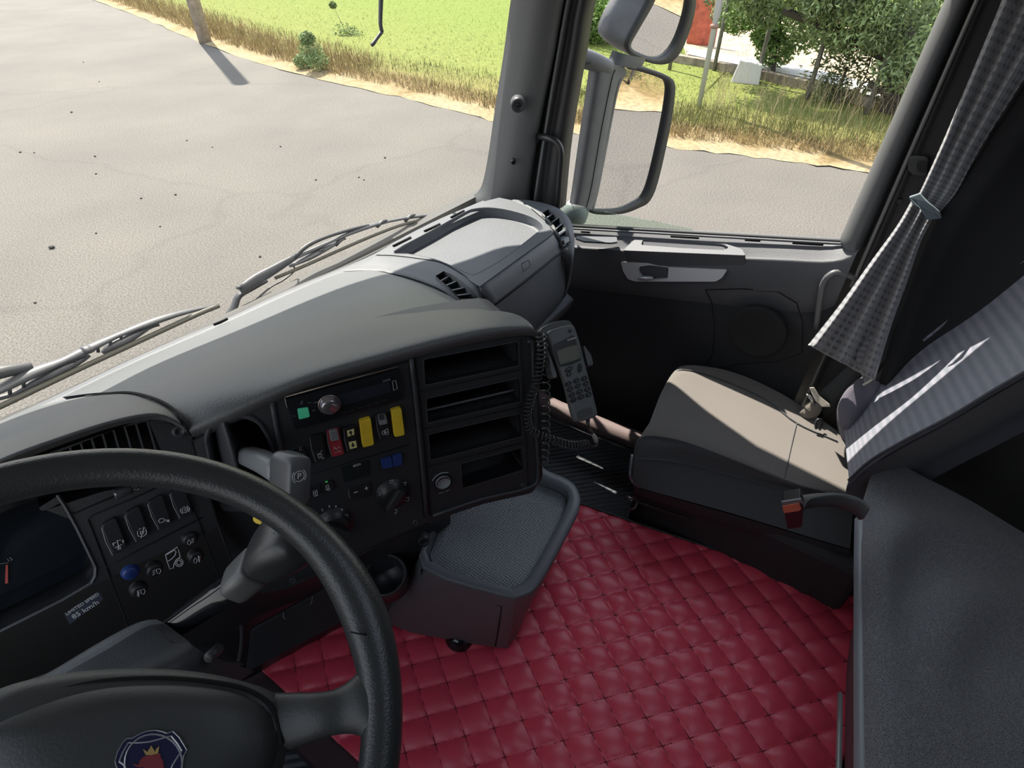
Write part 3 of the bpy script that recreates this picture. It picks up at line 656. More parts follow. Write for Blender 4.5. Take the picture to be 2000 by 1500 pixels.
# soft pad over the centre console (columns run from the windscreen to the front lip)
cols = [zrow([(262, 706, .752), (330, 720, .80)])[:0]]
def col(l, lip, lip2):
    c = zrow(l); e = K.p(*lip); return c+[e+K.n*0.004, K.p(*lip2, -0.03)]
cols = [
    zrow([(118, 776, .752), (180, 768, .80), (236, 766, .85), (292, 775, .90), (335, 797, .925)])+[Q.p(366, 836, .012), Q.p(374, 852, .004), Q.p(376, 860, -.03)],
    zrow([(262, 707, .752), (315, 706, .81), (355, 715, .865), (390, 738, .92), (418, 772, .945)])+[K.p(437, 806, .012), K.p(447, 826, .004), K.p(449, 832, -.03)],
    zrow([(440, 629, .752), (492, 640, .81), (530, 655, .87), (560, 680, .925), (580, 708, .952)])+[K.p(594, 738, .014), K.p(600, 757, .004), K.p(601, 762, -.03)],
    zrow([(560, 574, .752), (630, 592, .81), (682, 612, .875), (715, 637, .93), (735, 666, .958)])+[K.p(746, 694, .014), K.p(751, 713, .004), K.p(752, 718, -.03)],
    zrow([(670, 528, .752), (737, 553, .785), (790, 580, .842), (832, 609, .918), (856, 637, .960)])+[K.p(868, 662, .014), K.p(873, 681, .004), K.p(874, 685, -.03)],
    zrow([(758, 534, .762), (808, 554, .782), (852, 580, .835), (902, 603, .915), (943, 624, .958)])+[K.p(956, 644, .014), K.p(963, 662, .004), K.p(964, 667, -.03)],
    zrow([(868, 573, .762), (884, 585, .79), (905, 598, .86), (975, 610, .932), (1005, 625, .952)])+[K.p(1018, 638, .014), K.p(1024, 654, .004), K.p(1025, 659, -.03)],
    zrow([(896, 598, .74), (915, 603, .79), (945, 608, .85), (1005, 617, .918), (1030, 628, .936)])+[K.p(1042, 640, .012), K.p(1049, 658, .0), K.p(1049, 664, -.03)],
]
e0 = K.w(*K.l(1056, 668), -0.0)
cols.append([c+Vector((0.02, 0.0, -0.07)) if i < 5 else c+K.u*0.002-K.v*0.02-K.n*0.03 for i, c in enumerate(cols[-1])])
loft('console_top_pad', cols, pad_m, dash, nu=5, nv=5)
# hood over the instruments
cols = [zrow([(-170, 915, .80), (-170, 930, .88), (-170, 960, .90)])+[Q.p(-170, 985, .05), Q.p(-170, 1000, .02)],
        zrow([(-80, 868, .80), (-80, 880, .89), (-80, 910, .915)])+[Q.p(-80, 938, .05), Q.p(-80, 955, .02)],
        zrow([(0, 822, .80), (0, 838, .885), (0, 868, .915)])+[Q.p(5, 893, .05), Q.p(10, 912, .02)],
        zrow([(95, 789, .79), (98, 800, .875), (108, 826, .915)])+[Q.p(116, 852, .045), Q.p(122, 868, .018)],
        zrow([(150, 777, .78), (180, 777, .86), (212, 793, .917)])+[Q.p(226, 818, .04), Q.p(230, 832, .015)],
        zrow([(205, 770, .80), (252, 770, .87), (292, 786, .918)])+[Q.p(306, 806, .035), Q.p(308, 820, .012)],
        zrow([(245, 768, .84), (297, 778, .895), (335, 800, .922)])+[Q.p(352, 826, .018), Q.p(356, 838, .006)],
        zrow([(262, 770, .85), (310, 783, .895), (350, 808, .915)])+[Q.p(370, 846, .006), Q.p(373, 858, -.006)]]
loft('instrument_hood', cols, pad_m, dash, nu=5, nv=4)
sm = [Z(*p) for p in ((168, 774, .803), (240, 766, .858), (292, 775, .905), (335, 796, .93))]+[Q.p(358, 826, .016), Q.p(371, 850, .008)]
tube('pad_seam', sm, 0.0022, gap_m, dash, n=6, smoothpts=5)

# cluster face (instrument panel) with an opening for the gauges
cl_o = Q.ls([(-190, 990), (-60, 945), (10, 915), (70, 893), (232, 836), (310, 818), (357, 838), (376, 858), (403, 950), (430, 1040), (458, 1112), (470, 1165), (330, 1240), (180, 1300), (0, 1365), (-190, 1420)])
gl_hole = rnd(Q.ls([(-170, 1120), (-60, 1030), (40, 985), (112, 966), (150, 1030), (187, 1107), (178, 1138), (120, 1172), (0, 1232), (-170, 1300)]), 0.012)
vent_h = rnd(Q.ls([(60, 905), (286, 814), (324, 900), (322, 940), (200, 960), (78, 1000)]), 0.006)
face = sheet('instrument_panel', [rnd(cl_o, 0.01), gl_hole, vent_h], Q, -0.02, 0.0, panel_m, dash, bevel=0.002)
def walls(name, loop, pl, h0, h1, mat, parent, floor=None, floor_mat=None):
    n = len(loop); V = [pl.w(a, b, h1) for a, b in loop]+[pl.w(a, b, h0) for a, b in loop]
    o = mk(name, V, [(i, (i+1) % n, n+(i+1) % n, n+i) for i in range(n)]+[tuple(range(n, 2*n))], mat, parent, smooth=False)
    return o
walls('gauge_well', gl_hole, Q, -0.055, -0.002, black_m, face)
lens_m = M('gauge_lens', (0.006, 0.009, 0.013), 0.1)
sheet('gauge_lens', [[(a*0.97+0.03*gl_hole[0][0], b*0.97+0.03*gl_hole[0][1]) for a, b in gl_hole]], Q, -0.05, -0.048, lens_m, face)
strokes('gauge_rim', [[Q.l(x, y) for x, y in ((112, 966), (128, 990), (150, 1030), (187, 1107), (186, 1124), (178, 1138), (120, 1172), (60, 1202), (0, 1232), (-60, 1262))]], Q, 0.001, 0.0022, panel2_m, face)
gp = sheet('gauge_needle', [Q.ls([(11.5, 1103), (15.5, 1102), (16, 1138), (10, 1139)], -0.046)], Q, -0.046, -0.0445, M('needle_red', (0.5, 0.07, 0.06), 0.4), face)
strokes('gauge_scale', [[Q.l(x, y, -0.046) for x, y in ((-30, 1112), (-12, 1104), (2, 1101), (16, 1099))]], Q, -0.046, 0.0004, printdim_m, face)
a, b_ = Q.l(19, 1093, -0.046); text('gauge_number', '12', Q, a, b_, 0.006, printdim_m, face, h=-0.046, rot=0.0)
# left air vent
ven = walls('air_vent', vent_h, Q, -0.07, -0.001, black_m, dash)
for k in range(11):
    x = 92+k*21.5; y = 893-k*8.3
    t0, t1 = Q.l(x, y-4), Q.l(x+22, y+72)
    sheet('vent_slat', [[(t0[0]-.0012, t0[1]), (t0[0]+.0012, t0[1]), (t1[0]+.0012, t1[1]), (t1[0]-.0012, t1[1])]], Q, -0.035, -0.006, panel2_m, ven)
lathe('vent_screw', Q.p(350, 842, 0.0), Q.n, [(0.0, 0.001), (0.004, 0.001), (0.0045, 0.003), (0.0085, 0.003), (0.0095, 0.0), (0.0095, -0.004)], panel2_m, dash, n=20)
multi_tube('panel_seam', [[Q.p(x, y, 0.001) for x, y in ln] for ln in (
    [(374, 862), (392, 915), (420, 1005), (452, 1095), (466, 1150)], [(172, 1016), (190, 1062), (240, 1196), (262, 1262)], [(172, 1014), (182, 1006), (250, 978), (345, 935)],
    [(350, 935), (385, 1012), (412, 1080), (432, 1140)], [(206, 1108), (260, 1080), (396, 1010)], [(128, 1003), (146, 1003), (170, 992), (250, 958)])], 0.0011, gap_m, dash)
# plate, switches and round buttons on the cluster
lp = sheet('speed_plate', [rnd(Q.ls([(126, 1200), (193, 1154), (202, 1170), (136, 1219)]), 0.002)], Q, 0.0, 0.0012, M('plate_blue_grey', (0.05, 0.058, 0.085), 0.35), dash)
lp['label'] = 'small plate reading LIMITED SPEED 85 km/h'
def line_text(nm, s, pl, p0, p1, size, mat, par, h):
    a, c = Vector(pl.l(*p0)), Vector(pl.l(*p1)); m = (a+c)/2; d = c-a
    cu_w = d.length
    o = text(nm, s, pl, m.x, m.y, size, mat, par, h=h, rot=math.atan2(d.y, d.x)); 
    xs_ = [(v.co+LOC[o]-pl.o).dot((pl.u*d.x+pl.v*d.y).normalized()) for v in o.data.vertices]
    w = max(xs_)-min(xs_); f = cu_w/w
    c0 = pl.w(m.x, m.y, 0)-LOC[o]; ax = (pl.u*d.x+pl.v*d.y).normalized()
    for v in o.data.vertices: v.co += ax*((v.co-c0).dot(ax)*(f-1))
    return o
line_text('plate_text', 'LIMITED SPEED', Q, (129, 1199), (192, 1159), 0.0062, white_m, lp, 0.0015)
line_text('plate_text', '85 km/h', Q, (142, 1205), (192, 1174.5), 0.0092, white_m, lp, 0.0015)
def rocker(name, pts, pl, mat, par, h=0.006, r=0.003, edge=True, label=None):
    o = sheet(name, [rnd(pl.ls(pts), r)], pl, -0.004, h, mat, par, bevel=0.0012)
    if label: o['label'] = label
    if edge:
        a, c = Vector(pl.l(*pts[0])), Vector(pl.l(*pts[3])); m = (a+c)/2-Vector((0.0012, 0))
        strokes('edge_line', [[(a.x-0.0005, a.y-0.003), (m.x-0.0006, m.y), (c.x-0.0005, c.y+0.001)]], pl, h-0.001, 0.0005, grey_m, o)  # thin grey line down the left edge of the switch
    return o
def sym(name, lines, pl, mat, par, h, r=0.0004):
    return strokes(name, [[pl.l(x, y) for x, y in l] for l in lines], pl, h, r, mat, par)
def c3(l): return [(180+x/5.77, 930+y/5.77) for x, y in l]
S = [[(95, 535), (260, 440), (395, 770), (235, 870)], [(355, 405), (525, 312), (640, 640), (500, 720)], [(612, 278), (785, 188), (890, 515), (752, 585)], [(860, 165), (1030, 105), (1130, 395), (988, 462)]]
syms = [[[(225, 740), (265, 715)], [(230, 720), (240, 760)], [(265, 700), (320, 690)], [(280, 695), (300, 790)], [(250, 780), (330, 740)], [(285, 775), (290, 800), (320, 790), (315, 765), (285, 775)], [(330, 700), (345, 690), (350, 705), (335, 710), (352, 724)]],
        [[(505, 590), (505, 630), (520, 655)], [(520, 575), (545, 560)], [(595, 570), (608, 600), (600, 630), (570, 650), (530, 650)], [(570, 550), (590, 560)], [(575, 550), (545, 670)], [(525, 600), (545, 592), (538, 628)], [(585, 590), (562, 605), (578, 622)]],
        [[(738, 475), (760, 455), (800, 452), (812, 470), (790, 492), (755, 500), (738, 475)], [(820, 470), (835, 462), (838, 490), (822, 488)], [(845, 465), (860, 490)], [(860, 465), (845, 488)]],
        [[(985, 340), (985, 375), (1015, 400)], [(1060, 310), (1088, 340), (1080, 375)], [(1000, 350), (1025, 322), (1060, 330), (1070, 360), (1045, 388), (1010, 380), (1000, 350)], [(1020, 360), (1040, 340), (1055, 350), (1035, 372)]]]
for pts, sy in zip(S, syms):
    o = rocker('rocker_switch', c3(pts), Q, black_m, dash, h=0.008, r=0.005)
    sym('symbol', [c3(l) for l in sy], Q, white_m, o, 0.0085)
lampD = lambda cx, cy, f: [[(cx-22*f, cy-20), (cx-30*f, cy+10), (cx-15*f, cy+35), (cx+8*f, cy+22), (cx+4*f, cy-26), (cx-22*f, cy-20)]]
for (cx, cy, mt, kind, lab) in ((430, 1080, blue_m, None, 'round blue push button'), (700, 1050, black_m, 'main', None), (525, 1280, black_m, 'fog', None), (1100, 700, black_m, 'rear', None), (1170, 905, black_m, 'rearfog', None)):
    q = c3([(cx, cy)])[0]
    o = lathe('round_button', Q.p(*q), Q.n, [(0.0, 0.007), (0.008, 0.007), (0.0095, 0.0055), (0.0105, 0.001), (0.0115, 0.0), (0.0115, -0.006)], mt, dash, n=22)
    if lab: o['label'] = lab
    if kind in ('main', 'fog'):
        L = [[(cx+15, cy-25), (cx+55, cy-35), (cx+68, cy-10), (cx+50, cy+25), (cx+25, cy+18), (cx+15, cy-25)]]+[[(cx-25, cy-5+d), (cx+3, cy-22+d)] for d in (0, 22, 44)]
        if kind == 'fog': L.append([(cx-18, cy-15), (cx-8, cy+15), (cx-2, cy+50)])
        sym('symbol', [c3(l) for l in L], Q, white_m, o, 0.0075)
    elif kind:
        L = [[(cx-15, cy-10), (cx-35, cy+20), (cx-30, cy+45), (cx-5, cy+50), (cx+2, cy+15), (cx-15, cy-10)]]+[[(cx+8, cy-8+d), (cx+38, cy-25+d)] for d in (0, 20, 40)]
        if kind == 'rearfog': L.append([(cx+15, cy-35), (cx+25, cy+0), (cx+30, cy+40)])
        sym('symbol', [c3(l) for l in L], Q, white_m, o, 0.0075)
sym('truck_symbol', [c3(l) for l in ([(825, 880), (845, 960), (875, 1045), (915, 1030), (922, 985), (945, 945), (992, 905), (978, 850), (958, 797), (825, 880)], [(845, 960), (900, 925), (932, 890), (945, 850), (930, 828), (835, 885)])]+[[(180+(978+45*math.cos(i*.4488))/5.77, 930+(970+45*math.sin(i*.4488))/5.77) for i in range(15)], [(180+(978+26*math.cos(i*.4488))/5.77, 930+(970+26*math.sin(i*.4488))/5.77) for i in range(15)]], Q, white_m, dash, 0.001, 0.0006)
tube('light_knob', [Q.p(224, 966, 0.012), Q.p(236, 962, 0.012), Q.p(256, 955, 0.008)], [0.0075, 0.007, 0.006], panel2_m, dash, n=12, smoothpts=3)
lathe('knob_mark', Q.p(226, 965.5, 0.0195), Q.n, [(0.0, 0.001), (0.0013, 0.0008), (0.0015, -0.001)], white_m, dash, n=10)
sym('symbol', [c3(l) for l in ([(450, 125), (470, 112), (495, 120), (520, 108)], [(460, 155), (480, 142), (505, 150), (530, 138)])], Q, white_m, dash, 0.001)

# ------------------------------------------------------------------ passenger section
PT = Pl(Z(760, 520, ZP), (1, 0, 0), (0, 1, 0))     # flat top
out = [(738, 499), (770, 500), (814, 505), (860, 513), (900, 534), (922, 551), (937, 559), (1080, 456), (1068, 434), (1040, 409), (1004, 392), (975, 386), (950, 392), (905, 411), (870, 427), (800, 462)]
tray = PT.ls([(769, 491), (840, 452), (905, 416), (925, 408), (955, 405), (990, 409), (1025, 418), (1048, 428), (1059, 438), (1060, 446), (1048, 455), (990, 500), (933, 533), (917, 534), (895, 525), (860, 510), (825, 500), (795, 496)])
tray_s = [(v.x, v.y) for v in cr_pts([(a, b, 0) for a, b in tray], 3, True)]
top = sheet('passenger_top', [PT.ls(out), tray_s], PT, -0.012, 0.0, dash_m, dash)
n = len(tray_s); cxy = (sum(a for a, b in tray_s)/n, sum(b for a, b in tray_s)/n)
rr = lambda f, h: [PT.w(cxy[0]+(a-cxy[0])*f, cxy[1]+(b-cxy[1])*f, h) for a, b in tray_s]
rows = [rr(1.012, 0.0005), rr(1.0, 0.001), rr(0.992, -0.003), rr(0.985, -0.022), rr(0.97, -0.0275), rr(0.93, -0.028)]
V, Fc = grid([r+[r[0]] for r in rows]); V2 = V; k = len(V); 
for i in range(n): pass
V.append(PT.w(*cxy, -0.028)); base = (len(rows)-1)*(n+1)
Fc += [(base+i, base+i+1, len(V)-1) for i in range(n)]
tr = mk('storage_tray', V, Fc, dash_m, dash)
for seg in (((768, 481), (802, 464)), ((829, 452), (859, 438)), ((881, 425), (906, 412))):
    (x0, y0), (x1, y1) = seg
    multi_tube('defrost_slot', [[Z(x0, y0, ZP+.001), Z((x0+x1)/2, (y0+y1)/2, ZP+.001), Z(x1, y1, ZP+.001)]], 0.0045, gap_m, top)
# curved front with the glovebox lid: columns from the lid gap downwards
def fc(l): return [Z(x, y, z) for x, y, z in l]
lid = [fc([(937, 561, .757), (941, 568, .752), (948, 580, .737), (961, 600, .706)]), fc([(1010, 509, .757), (1014, 515, .752), (1020, 527, .737), (1030, 547, .706)]), fc([(1081, 458, .757), (1084, 463, .752), (1090, 474, .737), (1098, 492, .706)])]
gb = loft('glovebox_lid', lid, dash_m, dash, nu=4, nv=6, solid=0.01)
low = [[l[-1]+Vector((0, 0, -0.0015)), l[-1]*0.5+q*0.5+Vector((0, -0.008, 0)), q, q+Vector((0, 0.05, -0.09)), q+Vector((0, 0.2, -0.16))] for l, q in zip(lid, fc([(1000, 664, .54), (1045, 632, .54), (1104, 572, .54)]))]
ext = [p+Vector((-0.16, 0.0, 0)) for p in low[0]]
loft('lower_front_panel', [ext]+low+[[p+Vector((0.06, 0.02, 0)) for p in low[-1]]], dash_m, dash, nu=4, nv=4)
multi_tube('panel_seam', [[Z(x, y, .7565) for x, y in ((933, 560), (1010, 508), (1081, 457))], [l[-1]+Vector((0, -0.001, 0)) for l in lid]], 0.002, gap_m, dash)
bx = Pl(Z(1024, 520, .744), lid[2][1]-lid[0][1], lid[1][1]-lid[1][3])
bb = rnd(bx.ls([(1016, 516), (1031, 508), (1033, 521), (1020, 532)]), 0.004)
strokes('glovebox_button', [bb+[bb[0]]], bx, 0.0035, 0.0008, gap_m, gb)
# ledge and bracket under the glovebox
led_ = [Z(x, y, z) for x, y, z in ((1010, 650, .47), (1050, 622, .47), (1104, 575, .47))]
loft('under_ledge', [[p+Vector((0, 0.05, 0.03)) for p in led_], [p+Vector((0, -0.02, 0.0)) for p in led_], [p+Vector((0, -0.03, -0.02)) for p in led_], [p+Vector((0, 0.02, -0.08)) for p in led_], [p+Vector((0, 0.3, -0.12)) for p in led_]], door_m, dash, nu=3, nv=3)
# vent strip between the pad and the tray (runs over the front edge)
inner = [(734, 501, .757), (737, 499, .759), (741, 499, ZP), (770, 500, ZP), (814, 505, ZP), (860, 513, ZP), (900, 534, .759), (922, 551, .757), (936, 563, .752), (944, 580, .735), (951, 600, .706), (960, 640, .64)]
outer = [(662, 532, .752), (700, 530, .756), (740, 531, .758), (758, 534, .761), (790, 541, .763), (822, 551, .763), (850, 562, .763), (870, 573, .760), (884, 585, .754), (896, 598, .742), (906, 618, .715), (918, 650, .66)]
ia, oa = fc(inner), fc(outer)
strip = [[i+(Vector((0.01, 0, -0.012))), i, i*0.7+o*0.3+Vector((0, 0, .002)), i*0.3+o*0.7+Vector((0, 0, .002)), o, o+Vector((-0.01, 0, -0.02))] for i, o in zip(ia, oa)]
vp_ = loft('vent_panel', strip, dash_m, dash, nu=5, nv=7)
def cutout(o, edge_a, edge_b):
    """remove the faces between two (px, py, z) edges, seen from the driver's seat"""
    pl = [(p.x, p.y) for p in cr_pts([(x, y, 0) for x, y, z in edge_a], 4)]+[(p.x, p.y) for p in cr_pts([(x, y, 0) for x, y, z in edge_b], 4)][::-1]
    bm = bmesh.new(); bm.from_mesh(o.data); kill = []
    for f in bm.faces:
        q = f.calc_center_median()+LOC[o]-CAM; d = q.dot(FW); x, y = 1000+F_PX*q.dot(RT)/d, 750-F_PX*q.dot(UP)/d; ins = 0
        for i in range(len(pl)):
            (x0, y0), (x1, y1) = pl[i-1], pl[i]
            if (y0 > y) != (y1 > y) and x < (x1-x0)*(y-y0)/(y1-y0)+x0: ins += 1
        if ins % 2: kill.append(f)
    bmesh.ops.delete(bm, geom=kill, context='FACES'); bm.to_mesh(o.data); bm.free()
multi_tube('panel_seam', [cr_pts([v+Vector((0, 0, .0005)) for v in ia[:11]], 4), cr_pts([v+Vector((0, 0, .0005)) for v in oa[:11]], 4)], 0.0018, gap_m, dash)
def barrel_vent(inn_, out_, slats, nm, flip):
    """recessed vent following a curved band: two edge curves (px, py, z)"""
    a, c = cr_pts(fc(inn_), 5), cr_pts(fc(out_), 5)
    up = Vector((0, -0.35, 0.93))
    rows = []
    for i in range(len(a)):
        k = i/(len(a)-1); nrm = Vector((0, -0.2-0.75*k, 1.0-0.75*k)).normalized()
        w = (c[i]-a[i]).normalized()
        rows.append([a[i]-w*0.004-nrm*0.002, a[i]-w*0.001+nrm*0.004, a[i]+nrm*0.003, a[i]-nrm*0.03, c[i]-nrm*0.03, c[i]+nrm*0.003, c[i]+w*0.001+nrm*0.004, c[i]+w*0.004-nrm*0.002])
    V, Fc = grid(rows); m = len(rows)-1
    Fc += [tuple(j for j in range(1, 7)), tuple(m*8+j for j in range(6, 0, -1))]
    v = mk(nm, V, Fc, panel2_m, dash)
    for s in range(slats):
        f = (s+0.7)/slats*(len(a)-1); i = min(int(f), len(a)-2); g = f-i
        p, q = a[i]*(1-g)+a[i+1]*g, c[i]*(1-g)+c[i+1]*g; k = f/(len(a)-1)
        nrm = Vector((0, -0.2-0.75*k, 1.0-0.75*k)).normalized(); tg = (a[i+1]-a[i]).normalized()
        big = s == slats-2
        d = tg*0.35+nrm*0.9
        hgt = 0.016; wd = 0.0022
        pts = [p-nrm*0.006-d*hgt, q-nrm*0.006-d*hgt, q-nrm*0.004, p-nrm*0.004]
        poly3('vent_slat', pts, tg*(wd*2), grey_m, v, bevel=0.0006)
        if big:
            mid = (p+q)/2; poly3('vent_tab', [mid-(q-p)*0.34+nrm*0.002, mid+(q-p)*0.34+nrm*0.002, mid+(q-p)*0.30+nrm*0.002+tg*0.014, mid-(q-p)*0.30+nrm*0.002+tg*0.014], nrm*0.004, grey_m, v, bevel=0.001)
    return v
VA, VB = [(866, 532, .763), (884, 540, .763), (904, 555, .760), (920, 570, .753), (932, 585, .74), (940, 598, .72)], [(851, 541, .764), (862, 551, .764), (876, 562, .763), (888, 574, .758), (899, 586, .748), (909, 600, .73)]
cutout(vp_, VA, VB); barrel_vent(VA, VB, 6, 'air_vent', 0)
# right end cap with its vent
o_arc = [(1004, 390, ZP), (1040, 393, .763), (1086, 407, .763), (1109, 428, .758), (1117, 452, .745), (1119, 474, .725), (1117, 505, .69), (1112, 540, .62), (1104, 575, .54)]
i_arc = [(1000, 391, ZP), (1038, 408, ZP), (1068, 434, .760), (1080, 450, .757), (1089, 464, .748), (1096, 480, .725), (1100, 497, .70), (1102, 530, .63), (1098, 575, .54)]
ia, oa = fc(i_arc), fc(o_arc)
ec_ = loft('end_cap', [[i+Vector((-0.004, 0, -0.01)), i, i*0.5+o*0.5+Vector((0, -0.001, .001)), o, o+Vector((0.012, 0.004, -0.012)), o+Vector((0.02, 0.05, -0.09))] for i, o in zip(ia, oa)], dash_m, dash, nu=6, nv=8)
multi_tube('panel_seam', [cr_pts([v+Vector((-0.001, -0.001, .001)) for v in ia[1:7]], 4)], 0.0016, gap_m, dash)
VA, VB = [(1059, 418, .766), (1070, 428, .764), (1082, 443, .760), (1090, 458, .752), (1096, 472, .738), (1099, 484, .722)], [(1070, 411, .768), (1086, 418, .767), (1098, 430, .763), (1106, 446, .755), (1110, 462, .742), (1111, 478, .722)]
cutout(ec_, VA, VB); barrel_vent(VA, VB, 6, 'air_vent', 1)
tube('vent_wheel', [Z(1101, 489, .712), Z(1106, 487, .712), Z(1111, 486, .712)], [0.004, 0.0075, 0.004], grey_m, dash, n=10, smoothpts=2)
# apron along the windscreen, closing the dash to the glass
ap = [Z(x, y, .756) for x, y in ((-140, 906), (0, 832), (95, 789), (262, 708), (440, 630), (560, 575), (670, 529), (740, 498), (800, 463), (870, 428), (950, 394))]
loft('defrost_apron', [[p+Vector((0.0, -0.03, -0.004)) for p in ap], [p+Vector((0, 0.004, -0.001)) for p in ap], [p+Vector((0, 0.02, -0.02)) for p in ap], [p+Vector((0, 0.03, -0.2)) for p in ap]], dash_m, dash, nu=3, nv=2)
multi_tube('defrost_clip', [[Z(465, 627, .757), Z(472, 622, .757), Z(484, 618, .757)], [Z(417, 634, .757), Z(430, 629, .757), Z(444, 622, .757)]], 0.0028, gap_m, dash)

# ------------------------------------------------------------------ body under the cluster and console
lo_t = [Q.p(-190, 1420, -.03), Q.p(0, 1365, -.03), Q.p(180, 1300, -.03), Q.p(330, 1240, -.03), Q.p(468, 1165, -.03), K.p(560, 1148, -.03), K.p(695, 1092, -.03)]
lo_b = [Z(x, y, 0.004) for x, y in ((-100, 1560), (150, 1460), (300, 1400), (420, 1352), (492, 1322), (600, 1262), (722, 1196))]
loft('knee_panel', [lo_t, [p+Vector((0, 0.02, -.03)) for p in lo_t], [(p*0.5+q*0.5)+Vector((0, 0.03, 0)) for p, q in zip(lo_t, lo_b)], lo_b], black_m, dash, nu=1, nv=4)
kp = Pl(lo_b[4]*0.5+lo_t[4]*0.5+Vector((-0.02, -0.01, 0)), lo_b[6]-lo_b[4], (0.1, 0.25, 1))
fl = sheet('fuse_flap', [rnd(kp.ls([(490, 1228), (648, 1140), (668, 1212), (480, 1312)]), 0.006)], kp, -0.004, 0.004, panel_m, dash, bevel=0.002)
for q_ in (((552, 1194), (553, 1204), (556, 1206)), ((609, 1162), (608, 1172), (605, 1178))): strokes('flap_catch', [[kp.l(x, y) for x, y in q_]], kp, 0.005, 0.0008, printdim_m, fl)
tube('column_slot_rim', [kp.p(466, 1205, 0.004), kp.p(472, 1230, 0.006), kp.p(470, 1270, 0.006), kp.p(460, 1315, 0.006)], 0.004, panel2_m, dash, n=8, smoothpts=4)

# ================================================================== CENTRE CONSOLE
con = thing('centre_console', 'dark angled centre console with switches, storage slots and heater dials facing the driver', 'console', K.p(800, 1000, -0.1)+Vector((0, 0, -0.25)))
con_o = K.ls([(377, 862), (449, 829), (548, 776), (602, 759), (752, 715), (874, 682), (964, 664), (1022, 656), (1043, 660), (1050, 690), (1055, 820), (1060, 932), (1039, 963), (945, 984), (850, 1016), (760, 1056), (690, 1092), (560, 1150), (470, 1165), (456, 1112), (430, 1040), (403, 950)])
slots = [[(827, 701), (1012, 666), (1014, 714), (829, 753)], [(832, 778), (1015, 737), (1018, 784), (834, 827)], [(836, 848), (1017, 806), (1020, 852), (840, 899)]]
pocket = [(899, 905), (1020, 873), (1024, 917), (903, 954)]
pbk = [(396, 850), (410, 818), (430, 806), (480, 806), (508, 818), (528, 850), (540, 890), (552, 960), (545, 1000), (432, 1000), (410, 920)]
sl = [rnd(K.ls(s), 0.004) for s in slots]; pk = rnd(K.ls(pocket), 0.005); pb = rnd(K.ls(pbk), 0.012)
facec = sheet('console_face', [rnd(con_o, 0.008), *sl, pk, pb], K, -0.012, 0.0, panel_m, con, bevel=0.0015)
side = rnd(con_o, 0.008); m = len(side)
mk('console_body', [K.w(a, b, -0.004) for a, b in side]+[K.w(a*0.99, b*0.985, -0.20) for a, b in side], [(i, (i+1) % m, m+(i+1) % m, m+i) for i in range(m)]+[tuple(range(m, 2*m))], panel2_m, con, smooth=False)
def open_box(name, loop, depth, mat, par):
    n = len(loop); ax = [K.w(a, b, -0.001) for a, b in loop]; bx_ = [K.w(a, b, -depth) for a, b in loop]
    return mk(name, ax+bx_, [(i, n+i, n+(i+1) % n, (i+1) % n) for i in range(n)]+[tuple(range(2*n-1, n-1, -1))], mat, par, smooth=False)
slot_in = M('slot_liner', (0.020, 0.021, 0.024), 0.6, bump=0.6, scale=700, kind='voronoi')
for s in sl:
    o = open_box('storage_slot', s, 0.15, slot_in, con)
    strokes('slot_rim', [s+[s[0]]], K, 0.0005, 0.0012, panel2_m, o)
tp_ = K.ls([(838, 813), (1012, 772)])
strokes('slot_mat_edge', [[tp_[0], tp_[1]]], K, -0.02, 0.0022, panel2_m, con)
o = open_box('lower_pocket', pk, 0.05, gloss_m, con); strokes('pocket_rim', [pk+[pk[0]]], K, 0.0005, 0.0012, panel2_m, o)
# raised frames: right edge moulding, divider, left post
def bar(name, pts, r, mat, h=0.002, flat=1.0):
    return tube(name, [K.p(x, y, h) for x, y in pts], r, mat, con, n=8, smoothpts=3)
bar('edge_moulding', [(1030, 668), (1040, 672), (1042, 730), (1046, 830), (1051, 925), (1034, 952), (940, 975), (846, 1007)], 0.0035, panel2_m)
bar('divider', [(803, 700), (812, 780), (822, 880), (833, 1005)], 0.004, panel2_m)
bar('post', [(531, 785), (545, 860), (560, 930)], 0.004, panel2_m)
multi_tube('panel_seam', [[K.p(x, y, 0.001) for x, y in ln] for ln in ([(797, 702), (806, 780), (816, 880), (828, 1012)], [(811, 698), (822, 790), (832, 890), (841, 1008)], [(1018, 662), (1021, 740), (1027, 840), (1032, 950)],
    [(820, 765), (1016, 722)], [(826, 838), (1018, 795)], [(831, 913), (1020, 865)], [(545, 782), (802, 704)], [(578, 935), (800, 868)], [(838, 1022), (690, 1085), (575, 1135)])], 0.001, gap_m, con)
for x, y in ((850, 1006), (812, 1020), (1022, 948), (572, 1133)):
    lathe('panel_screw', K.p(x, y, 0.0), K.n, [(0.0, 0.001), (0.003, 0.001), (0.0035, 0.002), (0.0055, 0.0015), (0.006, -0.002)], panel2_m, con, n=14)
# switch row
def c1(l): return [(540+x/6.667, 700+y/6.667) for x, y in l]
o = rocker('rocker_switch', [(572, 879), (594, 872), (604, 906), (584, 914)], K, black_m, con)
sym('symbol', [c1(l) for l in ([(295, 1140), (300, 1170), (318, 1165), (318, 1130), (300, 1130), (295, 1140)], [(300, 1230), (350, 1215), (358, 1250), (300, 1260)])], K, printdim_m, o, 0.0065)
o = rocker('rocker_switch', c1([(430, 1000), (590, 960), (650, 1290), (510, 1330)]), K, black_m, con)
sym('symbol', [c1(l) for l in ([(530, 1215), (545, 1270), (590, 1262), (575, 1200), (530, 1215)], [(545, 1225), (570, 1218)], [(555, 1250), (580, 1243)], [(565, 1180), (595, 1175)], [(590, 1280), (615, 1265)])], K, white_m, o, 0.0065)
o = rocker('rocker_switch', c1([(648, 930), (800, 890), (878, 1220), (722, 1265)]), K, red_m, con, label='red rocker switch with a crossed-out battery symbol')
